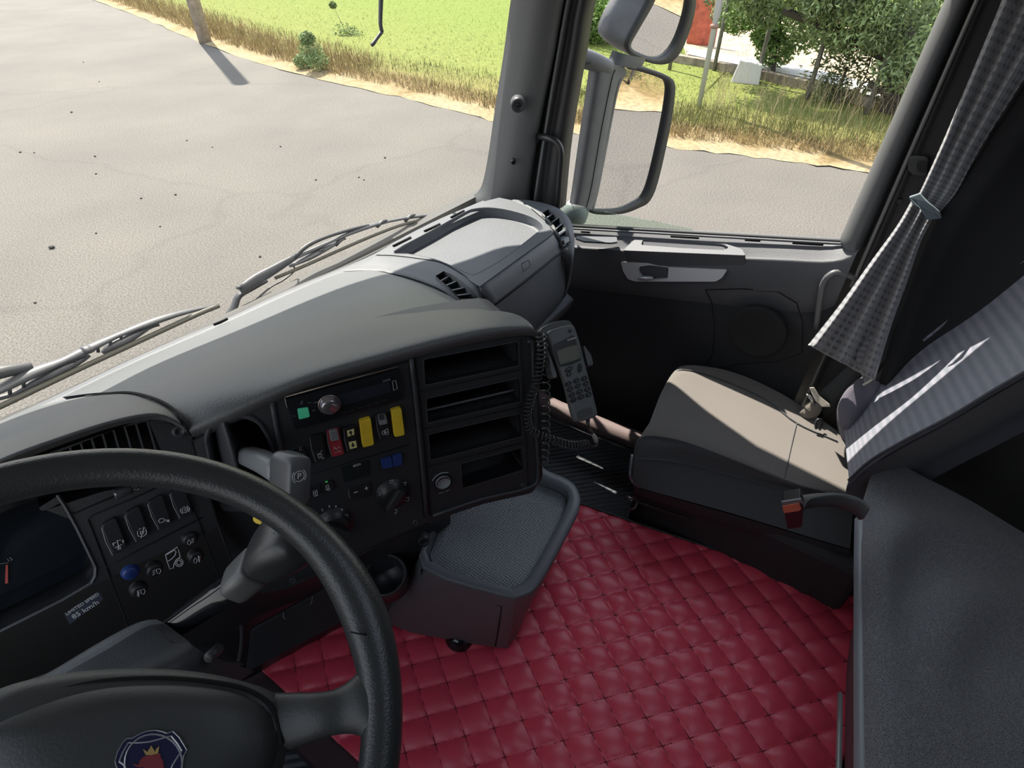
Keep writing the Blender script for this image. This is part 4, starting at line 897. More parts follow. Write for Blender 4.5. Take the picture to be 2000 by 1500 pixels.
sheet('lock_tab', [rnd(K.ls(c1([(672, 905), (780, 888), (812, 1018), (698, 1042)])), 0.003)], K, 0.004, 0.010, grey_m, o, bevel=0.001)
strokes('tab_ribs', [[K.l(*q) for q in c1(l)] for l in ([(700, 930), (780, 912)], [(705, 955), (785, 938)], [(710, 980), (792, 962)], [(716, 1005), (798, 988)])], K, 0.010, 0.0005, panel2_m, o)
sym('symbol', [c1(l) for l in ([(740, 1150), (750, 1200), (832, 1178), (822, 1130), (740, 1150)], [(735, 1125), (830, 1190)], [(755, 1135), (765, 1125)], [(800, 1122), (810, 1112)])], K, M('print_pink', (0.55, 0.42, 0.44), 0.5), o, 0.0065)
o = rocker('rocker_switch', c1([(868, 880), (1010, 850), (1062, 1160), (925, 1195)]), K, black_m, con)
for k, (q, up) in enumerate((([(910, 915), (1000, 890), (1005, 965), (920, 993)], 1), ([(930, 1065), (1025, 1045), (1040, 1130), (950, 1155)], -1))):
    st = sheet('arrow_sticker', [K.ls(c1(q))], K, 0.006, 0.0066, pale_m, o); st['label'] = 'pale yellow sticker with a black arrow'
    cx, cy = [sum(K.l(*p)[i] for p in c1(q))/4 for i in (0, 1)]; f = 0.0042*up
    sheet('arrow', [[(cx-.0012, cy-f), (cx+.0012, cy-f), (cx+.0012, cy), (cx+.0034, cy), (cx, cy+f), (cx-.0034, cy), (cx-.0012, cy)][::up]], K, 0.0066, 0.007, gap_m, st)
for q in ([(1068, 785), (1215, 745), (1260, 1090), (1112, 1128)], [(1478, 650), (1612, 615), (1656, 965), (1522, 993)]):
    o = rocker('switch_cover', c1(q), K, yellow_m, con, h=0.009, edge=False, r=0.004, label='switch covered with yellow tape')
o = rocker('rocker_switch', c1([(1285, 720), (1420, 690), (1480, 1000), (1350, 1035)]), K, black_m, con, label='black rocker switch with a grey lock tab')
sheet('lock_tab', [rnd(K.ls(c1([(1303, 705), (1402, 688), (1437, 810), (1325, 836)])), 0.003)], K, 0.004, 0.010, grey_m, o, bevel=0.001)
sheet('tab_inset', [K.ls(c1([(1325, 730), (1392, 715), (1410, 790), (1342, 806)]), 0.01)], K, 0.010, 0.0106, panel2_m, o)
sym('symbol', [c1(l) for l in ([(1362, 930), (1372, 970), (1400, 962), (1392, 910), (1362, 930)], [(1405, 900), (1440, 890), (1448, 960), (1415, 968), (1405, 900)], [(1385, 945), (1440, 930)])], K, white_m, o, 0.0065)
# blue switches
for q in ([(1350, 1305), (1488, 1262), (1510, 1388), (1370, 1420)], [(1497, 1260), (1620, 1220), (1630, 1358), (1515, 1390)]):
    rocker('push_switch', c1(q), K, blue_m, con, h=0.007, edge=False, r=0.002, label='blue push switch')
# small displays and buttons
def c2(l): return [(560+x/6.25, 880+y/6.25) for x, y in l]
sheet('display_window', [rnd(K.ls(c2([(665, 205), (1010, 105), (1020, 300), (700, 385)])), 0.003)], K, 0.0, 0.001, M('display_dark', (0.016, 0.020, 0.020), 0.15), con)
line_text('display_text', 'ECON', K, c2([(812, 186)])[0], c2([(900, 158)])[0], 0.0055, white_m, con, 0.0015)
o = rocker('temperature_rocker', c2([(750, 455), (1015, 380), (1020, 545), (780, 580)]), K, black_m, con, h=0.004)
sym('symbol', [c2(l) for l in ([(815, 497), (860, 482)], [(948, 447), (988, 434)], [(962, 420), (974, 462)])], K, white_m, o, 0.0045, 0.0006)
o = rocker('heater_button', c2([(258, 440), (415, 395), (430, 505), (285, 555)]), K, black_m, con, h=0.004)
sym('symbol', [c2(l) for l in ([(318, 475), (325, 490), (320, 505), (330, 525)], [(340, 468), (347, 483), (342, 498), (352, 518)], [(360, 460), (368, 476), (363, 492), (374, 510)], [(330, 538), (376, 524)])], K, white_m, o, 0.0045, 0.0005)
o = rocker('cab_button', c2([(420, 392), (560, 350), (575, 460), (436, 502)]), K, black_m, con, h=0.004, edge=False)
sym('symbol', [c2(l) for l in ([(475, 410), (505, 398), (515, 440), (480, 452), (475, 410)], [(480, 430), (508, 420)], [(470, 462), (490, 455), (495, 470)], [(500, 445), (522, 440), (525, 462), (503, 468), (500, 445)])], K, white_m, o, 0.0045)
sheet('indicator_led', [K.ls(c2([(470, 375), (498, 370), (500, 382), (472, 387)]), 0.004)], K, 0.004, 0.0048, led_m, o)
def dial(cx, cy, r, pts, par):
    c = K.p(cx, cy)
    d = lathe('heater_dial', c, K.n, [(0.0, 0.012), (r*0.62, 0.012), (r*0.70, 0.010), (r*0.74, 0.003), (r, 0.002), (r*1.04, 0.0), (r*1.04, -0.004)], black_m, con, n=36)
    a = [K.l(*p) for p in pts]; w = (Vector(a[1])-Vector(a[0])).normalized(); s = Vector((-w.y, w.x))*0.0065
    q = [(a[0][0]+s.x, a[0][1]+s.y), (a[1][0]+s.x, a[1][1]+s.y), (a[1][0]-s.x, a[1][1]-s.y), (a[0][0]-s.x, a[0][1]-s.y)]
    sheet('dial_grip', [rnd(q, 0.004)], K, 0.010, 0.022, panel_m, d, bevel=0.002)
    return d
d1 = dial(655, 1022, 0.031, ((633, 1014), (676, 1030)), con)
strokes('dial_mark', [[K.l(*p) for p in c2([(430, 830), (485, 850)])]], K, 0.0225, 0.0009, white_m, d1)
for s, (x, y) in zip(('2', '3', '4', '5'), ((432, 712), (518, 672), (598, 670), (672, 708))):
    a, b_ = K.l(*c2([(x, y)])[0]); text('dial_number', s, K, a, b_, 0.006, white_m, d1, h=0.003)
sym('symbol', [c2(l) for l in ([(700, 770), (720, 765), (715, 790), (735, 795)], [(725, 770), (740, 768), (745, 790), (722, 800)], [(700, 795), (712, 805)])], K, white_m, d1, 0.003)
d2 = dial(768, 964, 0.030, ((781, 944), (755, 985)), con)
sym('dial_mark', [c2([(1408, 490), (1425, 462)])], K, white_m, d2, 0.0028, 0.0008)
sym('symbol', [c2(l) for l in ([(1245, 360), (1295, 345), (1290, 370), (1250, 385)], [(1415, 385), (1440, 380), (1452, 370), (1450, 400), (1430, 415)], [(1455, 565), (1485, 560), (1490, 585), (1470, 610)], [(1440, 600), (1455, 598)], [(1310, 715), (1340, 705), (1340, 735), (1322, 765)], [(1305, 745), (1318, 742)], [(1120, 505), (1140, 510), (1135, 530), (1120, 540)])], K, white_m, d2, 0.0028)
# lighter socket with its arc
sk = lathe('lighter_socket', K.p(865, 941), K.n, [(0.0, -0.004), (0.008, -0.004), (0.0105, 0.0), (0.0115, 0.006), (0.0135, 0.007), (0.015, 0.004), (0.016, 0.0), (0.016, -0.01)], gloss_m, con, n=30)
lathe('socket_ring', K.p(865, 941, 0.004), K.n, [(0.0118, 0.002), (0.0126, 0.0035), (0.0135, 0.003), (0.0138, 0.0)], grey_m, sk, n=30)
ac = K.l(865, 941); strokes('socket_arc', [circ(ac[0], ac[1], 0.0205, None, 12, R(55), R(150))], K, 0.001, 0.0006, white_m, sk)
line_text('socket_text', 'MAX 180W', K, (857, 963.5), (879, 956), 0.0045, printdim_m, sk, 0.001)

# ================================================================== CAR RADIO
rp = K.p(668, 800, 0.004)
rad = thing('car_radio', 'slim black car radio with silver knob and green button, in the top of the console', 'radio', rp)
RQ = [(556, 777), (777, 718), (787, 775), (577, 834)]
rb_ = sheet('faceplate', [rnd(K.ls(RQ), 0.003)], K, -0.004, 0.008, gloss_m, rad, bevel=0.0015)
tube('chrome_trim', [K.p(557, 775.5, 0.009), K.p(660, 747, 0.009), K.p(777, 716, 0.009)], 0.0010, M('bronze_trim', (0.34, 0.27, 0.22), 0.35, metal=0.6), rad, n=6)
tube('side_trim', [K.p(556, 778, 0.0085), K.p(561, 796, 0.0085)], 0.0008, grey_m, rad, n=6)
kn = lathe('volume_knob', K.p(643, 789, 0.006), K.n, [(0.0, 0.013), (0.010, 0.0125), (0.0125, 0.011), (0.0135, 0.003), (0.016, 0.002), (0.0165, 0.0)], M('knob_metal', (0.35, 0.33, 0.36), 0.22, metal=0.8), rad, n=32)
lathe('knob_ring', K.p(643, 789, 0.006), K.n, [(0.0145, 0.001), (0.0150, 0.003), (0.0162, 0.003), (0.0168, 0.0)], M('knob_ring', (0.42, 0.34, 0.33), 0.3, metal=0.7), kn, n=32)
gb_ = sheet('source_button', [rnd(K.ls(c1([(265, 620), (405, 598), (428, 720), (285, 755)])), 0.002)], K, 0.006, 0.0105, green_m, rad, bevel=0.001); gb_['label'] = 'lit green square button'
sheet('display', [rnd(K.ls(c1([(800, 440), (1450, 270), (1480, 400), (830, 590)])), 0.002)], K, 0.008, 0.0086, M('radio_display', (0.022, 0.024, 0.034), 0.08), rad)
us = K.ls(c1([(1495, 268), (1535, 255), (1560, 360), (1510, 385)]))
strokes('usb_port', [us+[us[0]]], K, 0.0086, 0.0007, M('usb_frame', (0.45, 0.45, 0.46), 0.3, metal=0.5), rad)
line_text('display_text', 'ALPINE', K, c1([(1370, 268)])[0], c1([(1465, 242)])[0], 0.0035, printdim_m, rad, 0.0087)
for k in range(6):
    x, y = 870+k*105, 680-k*31; sheet('preset_key', [rnd(K.ls(c1([(x-40, y-12), (x+45, y-38), (x+50, y-8), (x-35, y+18)])), 0.001)], K, 0.008, 0.0092, black_m, rad, bevel=0.0004)
    if k in (0, 2, 4): pass
sym('phone_symbol', [c1([(305, 560), (330, 545), (320, 525), (335, 520)]), c1([(400, 545), (440, 540)]), c1([(480, 545), (500, 540), (535, 530)]), c1([(455, 645), (495, 640)]), c1([(205, 715), (240, 712)])], K, printdim_m, rad, 0.0086, 0.0003)

# ================================================================== PARKING BRAKE
pk_t = thing('parking_brake_lever', 'grey parking brake lever with a white P symbol in its recess left of the radio', 'brake lever', K.p(470, 900, -0.02))
n = len(pb); c0 = (sum(a for a, b in pb)/n, sum(b for a, b in pb)/n)
rows = [[K.w(c0[0]+(a-c0[0])*f, c0[1]+(b-c0[1])*f, h) for a, b in pb] for f, h in ((1.0, 0.0), (0.98, 0.004), (0.93, 0.006), (0.86, 0.0), (0.80, -0.02), (0.78, -0.05))]
V, Fc = grid([r+[r[0]] for r in rows]); mk('recess_surround', V, Fc, panel2_m, pk_t)
w2 = K.ls([(443, 822), (478, 812), (505, 838), (520, 870), (490, 1000), (470, 990), (462, 860)])
walls('recess_back', [(c0[0]+(a-c0[0])*0.9, c0[1]+(b-c0[1])*0.9) for a, b in pb], K, -0.06, -0.05, gap_m, pk_t)
# hump on the left that carries the lever slot
loft('lever_guide', [[K.p(x, y, h) for x, y, h in r] for r in (((420, 840, -.01), (428, 880, -.01), (440, 930, -.01), (452, 985, -.01)), ((428, 826, .006), (440, 870, .010), (456, 930, .012), (468, 985, .010)), ((441, 822, .006), (455, 868, .012), (472, 930, .014), (482, 985, .012)), ((446, 824, -.04), (464, 868, -.04), (482, 930, -.04), (492, 985, -.04)))], panel2_m, pk_t, nu=4, nv=4)
def sect(c, right, up, w, h, e=0.35):
    pts = []
    for sx, sy in ((-1, -1), (1, -1), (1, 1), (-1, 1)):
        for q in range(5):
            a = R(q*22.5); ang = math.atan2(sy, sx)
            cx, cy = sx*(w/2-e*min(w, h)), sy*(h/2-e*min(w, h)); rr_ = e*min(w, h)
            st = {(-1, -1): 180, (1, -1): 270, (1, 1): 0, (-1, 1): 90}[(sx, sy)]
            th_ = R(st+q*22.5); pts.append(c+right*(cx+rr_*math.cos(th_))+up*(cy+rr_*math.sin(th_)))
    return pts
s0, s1, s2, s3 = D(484, 890, .83), D(516, 903, .775), D(548, 924, .745), D(584, 934, .725)
axis = (s3-s0).normalized(); upv = (UP - axis*UP.dot(axis)).normalized(); rgt = axis.cross(upv)
lever_m = M('lever_grey', (0.20, 0.215, 0.23), 0.4, bump=0.1, scale=500)
loft('lever_arm', [sect(s0, rgt, upv, .028, .028), sect(s1, rgt, upv, .028, .030), sect(s2, rgt, upv, .026, .030)], lever_m, pk_t, nu=1, nv=3, closed=True, cap=True)
hd = [sect(s2-axis*0.008, rgt, upv, .020, .036, .4), sect(s2, rgt, upv, .028, .060, .35), sect((s2+s3)/2-upv*0.002, rgt, upv, .031, .066, .35), sect(s3-upv*0.004, rgt, upv, .030, .066, .35), sect(s3+axis*0.004-upv*0.004, rgt, upv, .024, .058, .35)]
hdo = loft('lever_handle', hd, M('handle_dark', (0.085, 0.09, 0.098), 0.38, bump=0.1, scale=500), pk_t, nu=1, nv=3, closed=True, cap=True)
EP = Pl(s3+axis*0.0045-upv*0.004, rgt if rgt.dot(RT) > 0 else -rgt, upv)
if EP.n.dot(axis) < 0: EP.n = -EP.n
pc = EP.l(584, 930)
strokes('park_symbol', [circ(pc[0], pc[1], .0068, None, 20)+[circ(pc[0], pc[1], .0068, None, 20)[0]], circ(pc[0], pc[1], .0092, None, 10, R(-40), R(60)), circ(pc[0], pc[1], .0092, None, 10, R(140), R(240))], EP, 0.0006, 0.0005, white_m, hdo)
text('park_letter', 'P', EP, pc[0], pc[1], 0.011, white_m, hdo, h=0.0006)

# ================================================================== STEERING WHEEL
wc, wt, WR = Vector((-0.666, 0.224, 1.0)), R(29.6), 0.225
wn = Vector((0, -math.sin(wt), math.cos(wt)))
W = Pl(wc, (1, 0, 0), wn.cross(Vector((1, 0, 0))))
st = thing('steering_wheel', 'black steering wheel with a griffin badge on its wide centre pad', 'steering wheel', wc)
N = 96
V, Fc = [], []
for i in range(N):
    a = 2*math.pi*i/N; c = W.w(WR*math.cos(a), WR*math.sin(a)); e = W.u*math.cos(a)+W.v*math.sin(a)
    # thicker where the spokes join
    k = max(0, math.cos(a+0.35))**18; r1, r2 = 0.0175+0.004*k, 0.0165+0.002*k
    for j in range(16):
        b = 2*math.pi*j/16; V.append(c+e*(r1*math.cos(b))+W.n*(r2*math.sin(b)))
for i in range(N):
    for j in range(16):
        a, b, c, d = i*16+j, i*16+(j+1) % 16, ((i+1) % N)*16+(j+1) % 16, ((i+1) % N)*16+j; Fc.append((a, d, c, b))
mk('rim', V, Fc, wheel_m, st)
def wl(pts, h=0.0): return [W.p(x, y, h) for x, y in pts]
def dome(name, outline, h_edge, h_top, mat, par, depth=0.03, steps=7):
    """cushion shape: outline (local 2D) rising to a dome"""
    n = len(outline); cx, cy = sum(a for a, b in outline)/n, sum(b for a, b in outline)/n
    rows = []
    for s in range(steps+1):
        f = 1-s/steps*0.96; t = 1-f; hh = h_edge+(h_top-h_edge)*(1-(1-min(1, t*1.6))**2.4)
        rows.append([W.w(cx+(a-cx)*f, cy+(b-cy)*f, hh) for a, b in outline])
    rows.insert(0, [W.w(cx+(a-cx)*0.995, cy+(b-cy)*0.995, h_edge-0.006) for a, b in outline]); rows.insert(0, [W.w(cx+(a-cx)*0.96, cy+(b-cy)*0.96, h_edge-depth) for a, b in outline])
    return loft(name, rows, mat, par, nu=1, nv=1, closed=True, cap=True)
# pad: outline from the picture on the right, mirrored about the wheel's axis on the left
HB = -0.030
half = [(-150, 1480), (-130, 1430), (-70, 1384), (0, 1345), (70, 1325), (150, 1312), (235, 1306), (330, 1307), (410, 1316), (472, 1330), (525, 1348), (552, 1375), (560, 1420), (560, 1462), (540, 1530), (470, 1620), (330, 1690), (120, 1700), (-60, 1620)]
outl = [W.l(x, y, HB) for x, y in half]; xm = 0.0
outl = [(v.x, v.y) for v in cr_pts([(a, b, 0) for a, b in outl], 3, True)]
dome('hub_cover', outl, HB, HB+0.012, hub_m, st)
sl_ = [(-70, 1440), (-20, 1402), (20, 1383), (60, 1366), (130, 1344), (200, 1330), (280, 1325), (350, 1326), (420, 1333), (480, 1346), (527, 1375), (544, 1420), (549, 1456)]
tube('pad_groove', [W.p(x, y, HB+0.0035+0.002*math.sin(i/12*3.14)) for i, (x, y) in enumerate(sl_)], 0.0022, gap_m, st, n=6, smoothpts=5)
pad_o = [W.l(x, y, HB+0.002) for x, y in ((-70, 1446), (-20, 1407), (20, 1388), (60, 1371), (130, 1349), (205, 1335), (280, 1330), (350, 1331), (420, 1338), (478, 1351), (521, 1379), (538, 1422), (543, 1458), (525, 1510), (450, 1600), (320, 1660), (120, 1660), (-40, 1560))]
pad_l = [(v.x, v.y) for v in cr_pts([(a, b, 0) for a, b in pad_o], 3, True)]
dome('horn_pad', pad_l, HB+0.004, HB+0.020, hub_m, st, depth=0.006)
# spokes
def spoke(mir):
    def q(x, y, h):
        a, b = W.l(x, y, h); return W.w(-a if mir else a, b, h)
    secs = [((450, 1356), (500, 1480), HB-0.012), ((530, 1353), (556, 1470), HB-0.006), ((610, 1352), (620, 1445), HB+0.012), ((655, 1345), (668, 1434), -0.012), ((690, 1322), (705, 1440), -0.003), ((722, 1285), (724, 1478), 0.0)]
    rows = []
    for (t, b, h) in secs:
        pt, pb_ = q(*t, h), q(*b, h); m = (pt+pb_)/2; d = (pt-pb_)/2
        rows.append([m+d*math.cos(2*math.pi*k/14)+W.n*(0.012*math.sin(2*math.pi*k/14)) for k in range(14)])
    return loft('spoke', rows, hub_m, st, nu=1, nv=4, closed=True, cap=True)
spoke(False); spoke(True)
multi_tube('leather_seam', [[W.p(x, y, 0.0175) for x, y in ((684, 1234), (700, 1238), (716, 1240))]], 0.0008, gap_m, st)
# badge
BC = (292, 1482); bo = HB+0.0195
bc = W.l(*BC, bo)
def bl(pts): return [W.l(200+x/10.0, 1400+y/10.0, bo) for x, y in pts]
navy_m = M('badge_navy', (0.010, 0.014, 0.060), 0.25, coat=0.5); bsil_m = M('badge_silver', (0.36, 0.37, 0.40), 0.35, metal=0.4)
bout = bl([(250, 870), (300, 690), (390, 520), (475, 425), (590, 415), (740, 330), (880, 275), (1050, 262), (1180, 290), (1260, 322), (1310, 305), (1380, 285), (1500, 400), (1600, 560), (1650, 650), (1590, 760), (1570, 900), (1560, 1050), (1510, 1180), (1430, 1290), (1300, 1380), (1130, 1440), (950, 1450), (760, 1410), (600, 1330), (470, 1230), (360, 1100), (290, 1000)])
bd = sheet('badge', [bout], W, bo-0.004, bo+0.0012, navy_m, st, bevel=0.0004); bd['label'] = 'blue badge with a red crowned griffin head'
def bline(nm, ls, r, m_): return strokes(nm, [bl(l) for l in ls], W, bo+0.0014, r, m_, bd)
circ_ = [(1000+560*math.cos(R(a)), 900-560*math.sin(R(a))) for a in range(0, 361, 12)]
bline('badge_rim', [[(250, 870), (300, 690), (390, 520), (475, 425), (590, 415), (740, 330), (880, 275), (1050, 262), (1180, 290), (1260, 322), (1310, 305), (1380, 285), (1500, 400), (1600, 560), (1650, 650), (1590, 760), (1570, 900), (1560, 1050), (1510, 1180), (1430, 1290), (1300, 1380), (1130, 1440), (950, 1450), (760, 1410), (600, 1330), (470, 1230), (360, 1100), (290, 1000), (250, 870)]], 0.0004, bsil_m)
bline('badge_rings', [circ_, [(330, 870), (400, 690), (510, 505), (720, 505), (920, 485), (1120, 435), (1260, 390), (1350, 375), (1470, 520), (1555, 665), (1480, 770), (1380, 930), (1330, 1050)], [(330, 870), (420, 930), (480, 1050)]], 0.0006, bsil_m)
sheet('crown', [bl([(850, 745), (795, 630), (850, 660), (885, 690), (905, 640), (930, 620), (945, 570), (965, 565), (985, 610), (1010, 640), (1025, 690), (1060, 620), (1115, 570), (1090, 720), (960, 745)])], W, bo+0.0012, bo+0.0020, M('badge_gold', (0.40, 0.28, 0.10), 0.4), bd)
sheet('griffin_head', [bl([(860, 760), (960, 745), (1060, 735), (1110, 715), (1140, 720), (1135, 780), (1180, 850), (1200, 950), (1190, 1080), (1150, 1180), (1060, 1250), (950, 1230), (900, 1120), (860, 1010), (800, 985), (700, 985), (640, 960), (610, 925), (720, 935), (730, 860), (790, 790)])], W, bo+0.0012, bo+0.0018, M('badge_red', (0.20, 0.03, 0.04), 0.4), bd)
bline('griffin_lines', [[(615, 930), (700, 960), (800, 915), (870, 890)], [(740, 860), (800, 800), (870, 770)], [(930, 860), (1000, 940), (980, 1050)], [(1060, 850), (1110, 930), (1090, 1050)]], 0.00035, M('badge_pale', (0.42, 0.30, 0.32), 0.4))

# ================================================================== STEERING COLUMN, STALK
colm = thing('steering_column', 'angular dark steering column shroud rising behind the wheel pad', 'steering column', W.w(0.03, 0.02, -0.2))
def cd(x, y, d): return D(x, y, d)
ridge = [cd(-60, 1395, .60), cd(80, 1322, .62), (cd(200, 1251, .64)), cd(268, 1216, .655), cd(300, 1211, .66)]
near = [cd(-60, 1425, .57), cd(100, 1330, .595), cd(210, 1268, .62), cd(280, 1226, .64), cd(322, 1217, .645)]
r3 = [cd(-60, 1500, .54), cd(140, 1380, .55), cd(240, 1350, .56), cd(330, 1315, .58), cd(398, 1276, .61)]
r4 = [p+Vector((0.03, 0.0, -0.10)) for p in r3]
back = [p+Vector((-0.02, 0.07, -0.08)) for p in ridge]
loft('shroud_top', [back, ridge, [a*0.5+b*0.5+Vector((0, 0, .002)) for a, b in zip(ridge, near)], near], M('shroud_lit', (0.13, 0.14, 0.15), 0.45, bump=0.15, scale=500), colm, nu=4, nv=2)  # top lighter than the side: the light on it is put into the colour
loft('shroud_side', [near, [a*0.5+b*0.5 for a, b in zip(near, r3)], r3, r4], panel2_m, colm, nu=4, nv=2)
sidec = [near[-1], r3[-1], r4[-1], back[-1], ridge[-1]]
poly3('shroud_end', [near[-1], cd(360, 1246, .622), r3[-1], r4[-1]+Vector((0, .03, -.02)), back[-1]+Vector((.02, .05, -.1)), back[-1], ridge[-1]], Vector((-0.01, 0.01, 0)), panel_m, colm)
lathe('shroud_screw', cd(408, 1284, .605), -FW, [(0.0, 0.002), (0.004, 0.002), (0.006, 0.0), (0.006, -0.02)], panel2_m, colm, n=14)
sk_ = thing('retarder_stalk', 'dark control stalk with a chunky grip sticking out right of the steering column', 'stalk', cd(345, 1220, .66))
axp = [(300, 1250, .665), (345, 1221, .66), (400, 1184, .655), (440, 1160, .65), (462, 1143, .648)]
tube('stalk_arm', [cd(*p) for p in axp], [.013, .014, .0165, .0185, .0175], gloss_m, sk_, n=14, smoothpts=4)
ax_d = (cd(560, 1075, .625)-cd(462, 1143, .648)).normalized()
cu = Vector((0, 0, 1))-ax_d*ax_d.z; cu.normalize(); cr_ = ax_d.cross(cu)
def ring(x, y, d, w, h, e=.3): return sect(cd(x, y, d), cr_, cu, w, h, e)
loft('stalk_ring', [ring(458, 1144, .648, .034, .030), ring(463, 1140, .648, .041, .036), ring(500, 1106, .645, .044, .038), ring(505, 1102, .645, .038, .032)], M('stalk_grey', (0.11, 0.115, 0.12), 0.35), sk_, nu=1, nv=2, closed=True, cap=True)
loft('stalk_grip', [ring(504, 1102, .645, .036, .030), ring(508, 1099, .645, .046, .040, .35), ring(530, 1080, .642, .062, .052, .38), ring(556, 1058, .638, .074, .056, .4), ring(585, 1040, .632, .074, .050, .42), ring(606, 1028, .63, .050, .036, .45)], M('stalk_black', (0.030, 0.032, 0.035), 0.35, bump=0.1, scale=500), sk_, nu=1, nv=4, closed=True, cap=True)
tube('grip_switch', [cd(541, 1037, .615), cd(556, 1052, .61), cd(570, 1066, .612)], [.006, .008, .005], panel2_m, sk_, n=8, smoothpts=3, flat=0.6)
sheet('stalk_marker', [circ(0, 0, 0.011, 0.007, 16)], Pl(cd(514, 1012, .70), RT, UP), 0, 0.004, yellow_m, sk_)['label'] = 'yellow end marker'

# ================================================================== LOWER TRAY TABLE
zt_ = 0.36
lt = thing('console_table', 'dark grey shelf box with a textured tray top and drawer below the centre console', 'shelf', Z(960, 1180, 0.03))
topo = [(1000, 880), (1068, 917), (1100, 930), (1122, 945), (1133, 968), (1132, 990), (1118, 1022), (1077, 1100), (1048, 1146), (1033, 1158), (1012, 1165), (985, 1163), (826, 1109), (838, 1030), (860, 930)]
boto = [(1010, 930), (1058, 962), (1076, 972), (1088, 988), (1096, 1005), (1098, 1022), (1086, 1056), (1042, 1152), (1018, 1218), (1010, 1240), (996, 1256), (968, 1264), (745, 1213), (800, 1120), (870, 1000)]
TT = Pl(Z(980, 1050, zt_), (1, 0, 0), (0, 1, 0))
tl = [(v.x, v.y) for v in cr_pts([(*TT.l(x, y), 0) for x, y in topo], 3, True)]
blw = cr_pts([Z(x, y, 0.03) for x, y in boto], 3, True)
inn_ = [(960, 890), (1062, 936), (1088, 946), (1103, 955), (1110, 968), (1107, 984), (1096, 1010), (1058, 1080), (1030, 1126), (1018, 1138), (1000, 1144), (978, 1141), (838, 1094), (850, 1030), (860, 950)]
il = [(v.x, v.y) for v in cr_pts([(*TT.l(x, y), 0) for x, y in inn_], 3, True)]
n = len(tl)
cxy = (sum(a for a, b in il)/n, sum(b for a, b in il)/n)
def fz(l, f, h): return [TT.w(cxy[0]+(a-cxy[0])*f, cxy[1]+(b-cxy[1])*f, h) for a, b in l]
tableg = M('table_grey', (0.105, 0.113, 0.128), 0.42, bump=0.12, scale=450)
rows = [[a*1.0+b*0.0 for a, b in zip(blw, blw)], [TT.w(*p, -0.028)*0.85+q*0.15 for p, q in zip(tl, blw)]]
rows += [[TT.w(a, b, -0.012) for a, b in tl], [TT.w(a, b, -0.003) for a, b in tl], fz(tl, 0.988, 0.0), fz(il, 1.015, 0.0), fz(il, 1.0, -0.003), fz(il, 0.985, -0.026)]
V, Fc = grid([r+[r[0]] for r in rows])
mk('table_body', V, Fc, tableg, lt)
tex_m, t, b = node_mat('textured_tray')
b.inputs['Base Color'].default_value = (0.15, 0.165, 0.185, 1); b.inputs['Roughness'].default_value = 0.34
co = t.nodes.new('ShaderNodeTexCoord'); v1 = t.nodes.new('ShaderNodeTexVoronoi'); v1.inputs['Scale'].default_value = 165; v1.inputs['Randomness'].default_value = 0.15
bp = t.nodes.new('ShaderNodeBump'); bp.inputs['Strength'].default_value = 1.0; bp.inputs['Distance'].default_value = 0.0025; bp.invert = True
t.links.new(co.outputs['Object'], v1.inputs['Vector']); t.links.new(v1.outputs['Distance'], bp.inputs['Height']); t.links.new(bp.outputs[0], b.inputs['Normal'])
mk('tray_floor', fz(il, 0.99, -0.025)+[TT.w(*cxy, -0.025)], [(i, (i+1) % n, n) for i in range(n)], tex_m, lt)
tube('tray_liner_edge', fz(il, 0.965, -0.024), 0.002, tableg, lt, n=5, closed=True)
DP_ = Pl(Z(985, 1163, zt_), Z(985, 1163, zt_)-Z(826, 1109, zt_), Z(985, 1163, zt_)-Z(968, 1264, 0.03))
multi_tube('drawer_gap', [[DP_.p(x, y, 0.002) for x, y in ((824, 1112), (822, 1132), (900, 1157), (980, 1184), (974, 1225), (967, 1262))]], 0.0022, gap_m, lt)
# neck under the console with the cup holder
nk = [Z(x, y, 0.40) for x, y in ((690, 1092), (760, 1056), (850, 1016), (880, 1000))]
nb = [Z(x, y, 0.05) for x, y in ((722, 1196), (745, 1210), (800, 1190), (880, 1100))]
loft('neck', [nk, [a*.6+b_*.4 for a, b_ in zip(nk, nb)], nb], panel2_m, lt, nu=3, nv=2)
cc = Z(752, 1122, 0.33)
lathe('cup_holder', cc, (-0.25, -0.15, 1), [(0.0, -0.07), (0.036, -0.07), (0.040, -0.01), (0.042, 0.0), (0.046, 0.002), (0.048, -0.004), (0.047, -0.06)], M('cup_black', (0.03, 0.032, 0.036), 0.4), lt, n=36)
lathe('foot', Z(898, 1246, 0.012), (0, 0, 1), [(0.0, 0.03), (0.025, 0.03), (0.03, 0.02), (0.038, 0.008), (0.038, 0.0)], gloss_m, lt, n=24)
lathe('neck_bolt', Z(828, 1058, 0.40), (-0.6, -0.7, 0.3), [(0.0, 0.0), (0.008, 0.0), (0.011, 0.004), (0.013, 0.0), (0.013, -0.02)], panel_m, lt, n=18)

# ================================================================== QUILTED MAT
mat_m, t, b = node_mat('red_leatherette')
b.inputs['Base Color'].default_value = (0.70, 0.062, 0.105, 1); b.inputs['Roughness'].default_value = 0.35; b.inputs['Specular IOR Level'].default_value = 0.6
co = t.nodes.new('ShaderNodeTexCoord'); v1 = t.nodes.new('ShaderNodeTexNoise'); v1.inputs['Scale'].default_value = 420; v1.inputs['Detail'].default_value = 3
bp = t.nodes.new('ShaderNodeBump'); bp.inputs['Strength'].default_value = 0.18; bp.inputs['Distance'].default_value = 0.002
t.links.new(co.outputs['Object'], v1.inputs['Vector']); t.links.new(v1.outputs['Fac'], bp.inputs['Height']); t.links.new(bp.outputs[0], b.inputs['Normal'])
e1, e2 = Vector((0.052, -0.0455)), Vector((-0.0335, -0.0555)); o0 = Vector((-0.020, 0.124))
det = e1.x*e2.y-e1.y*e2.x
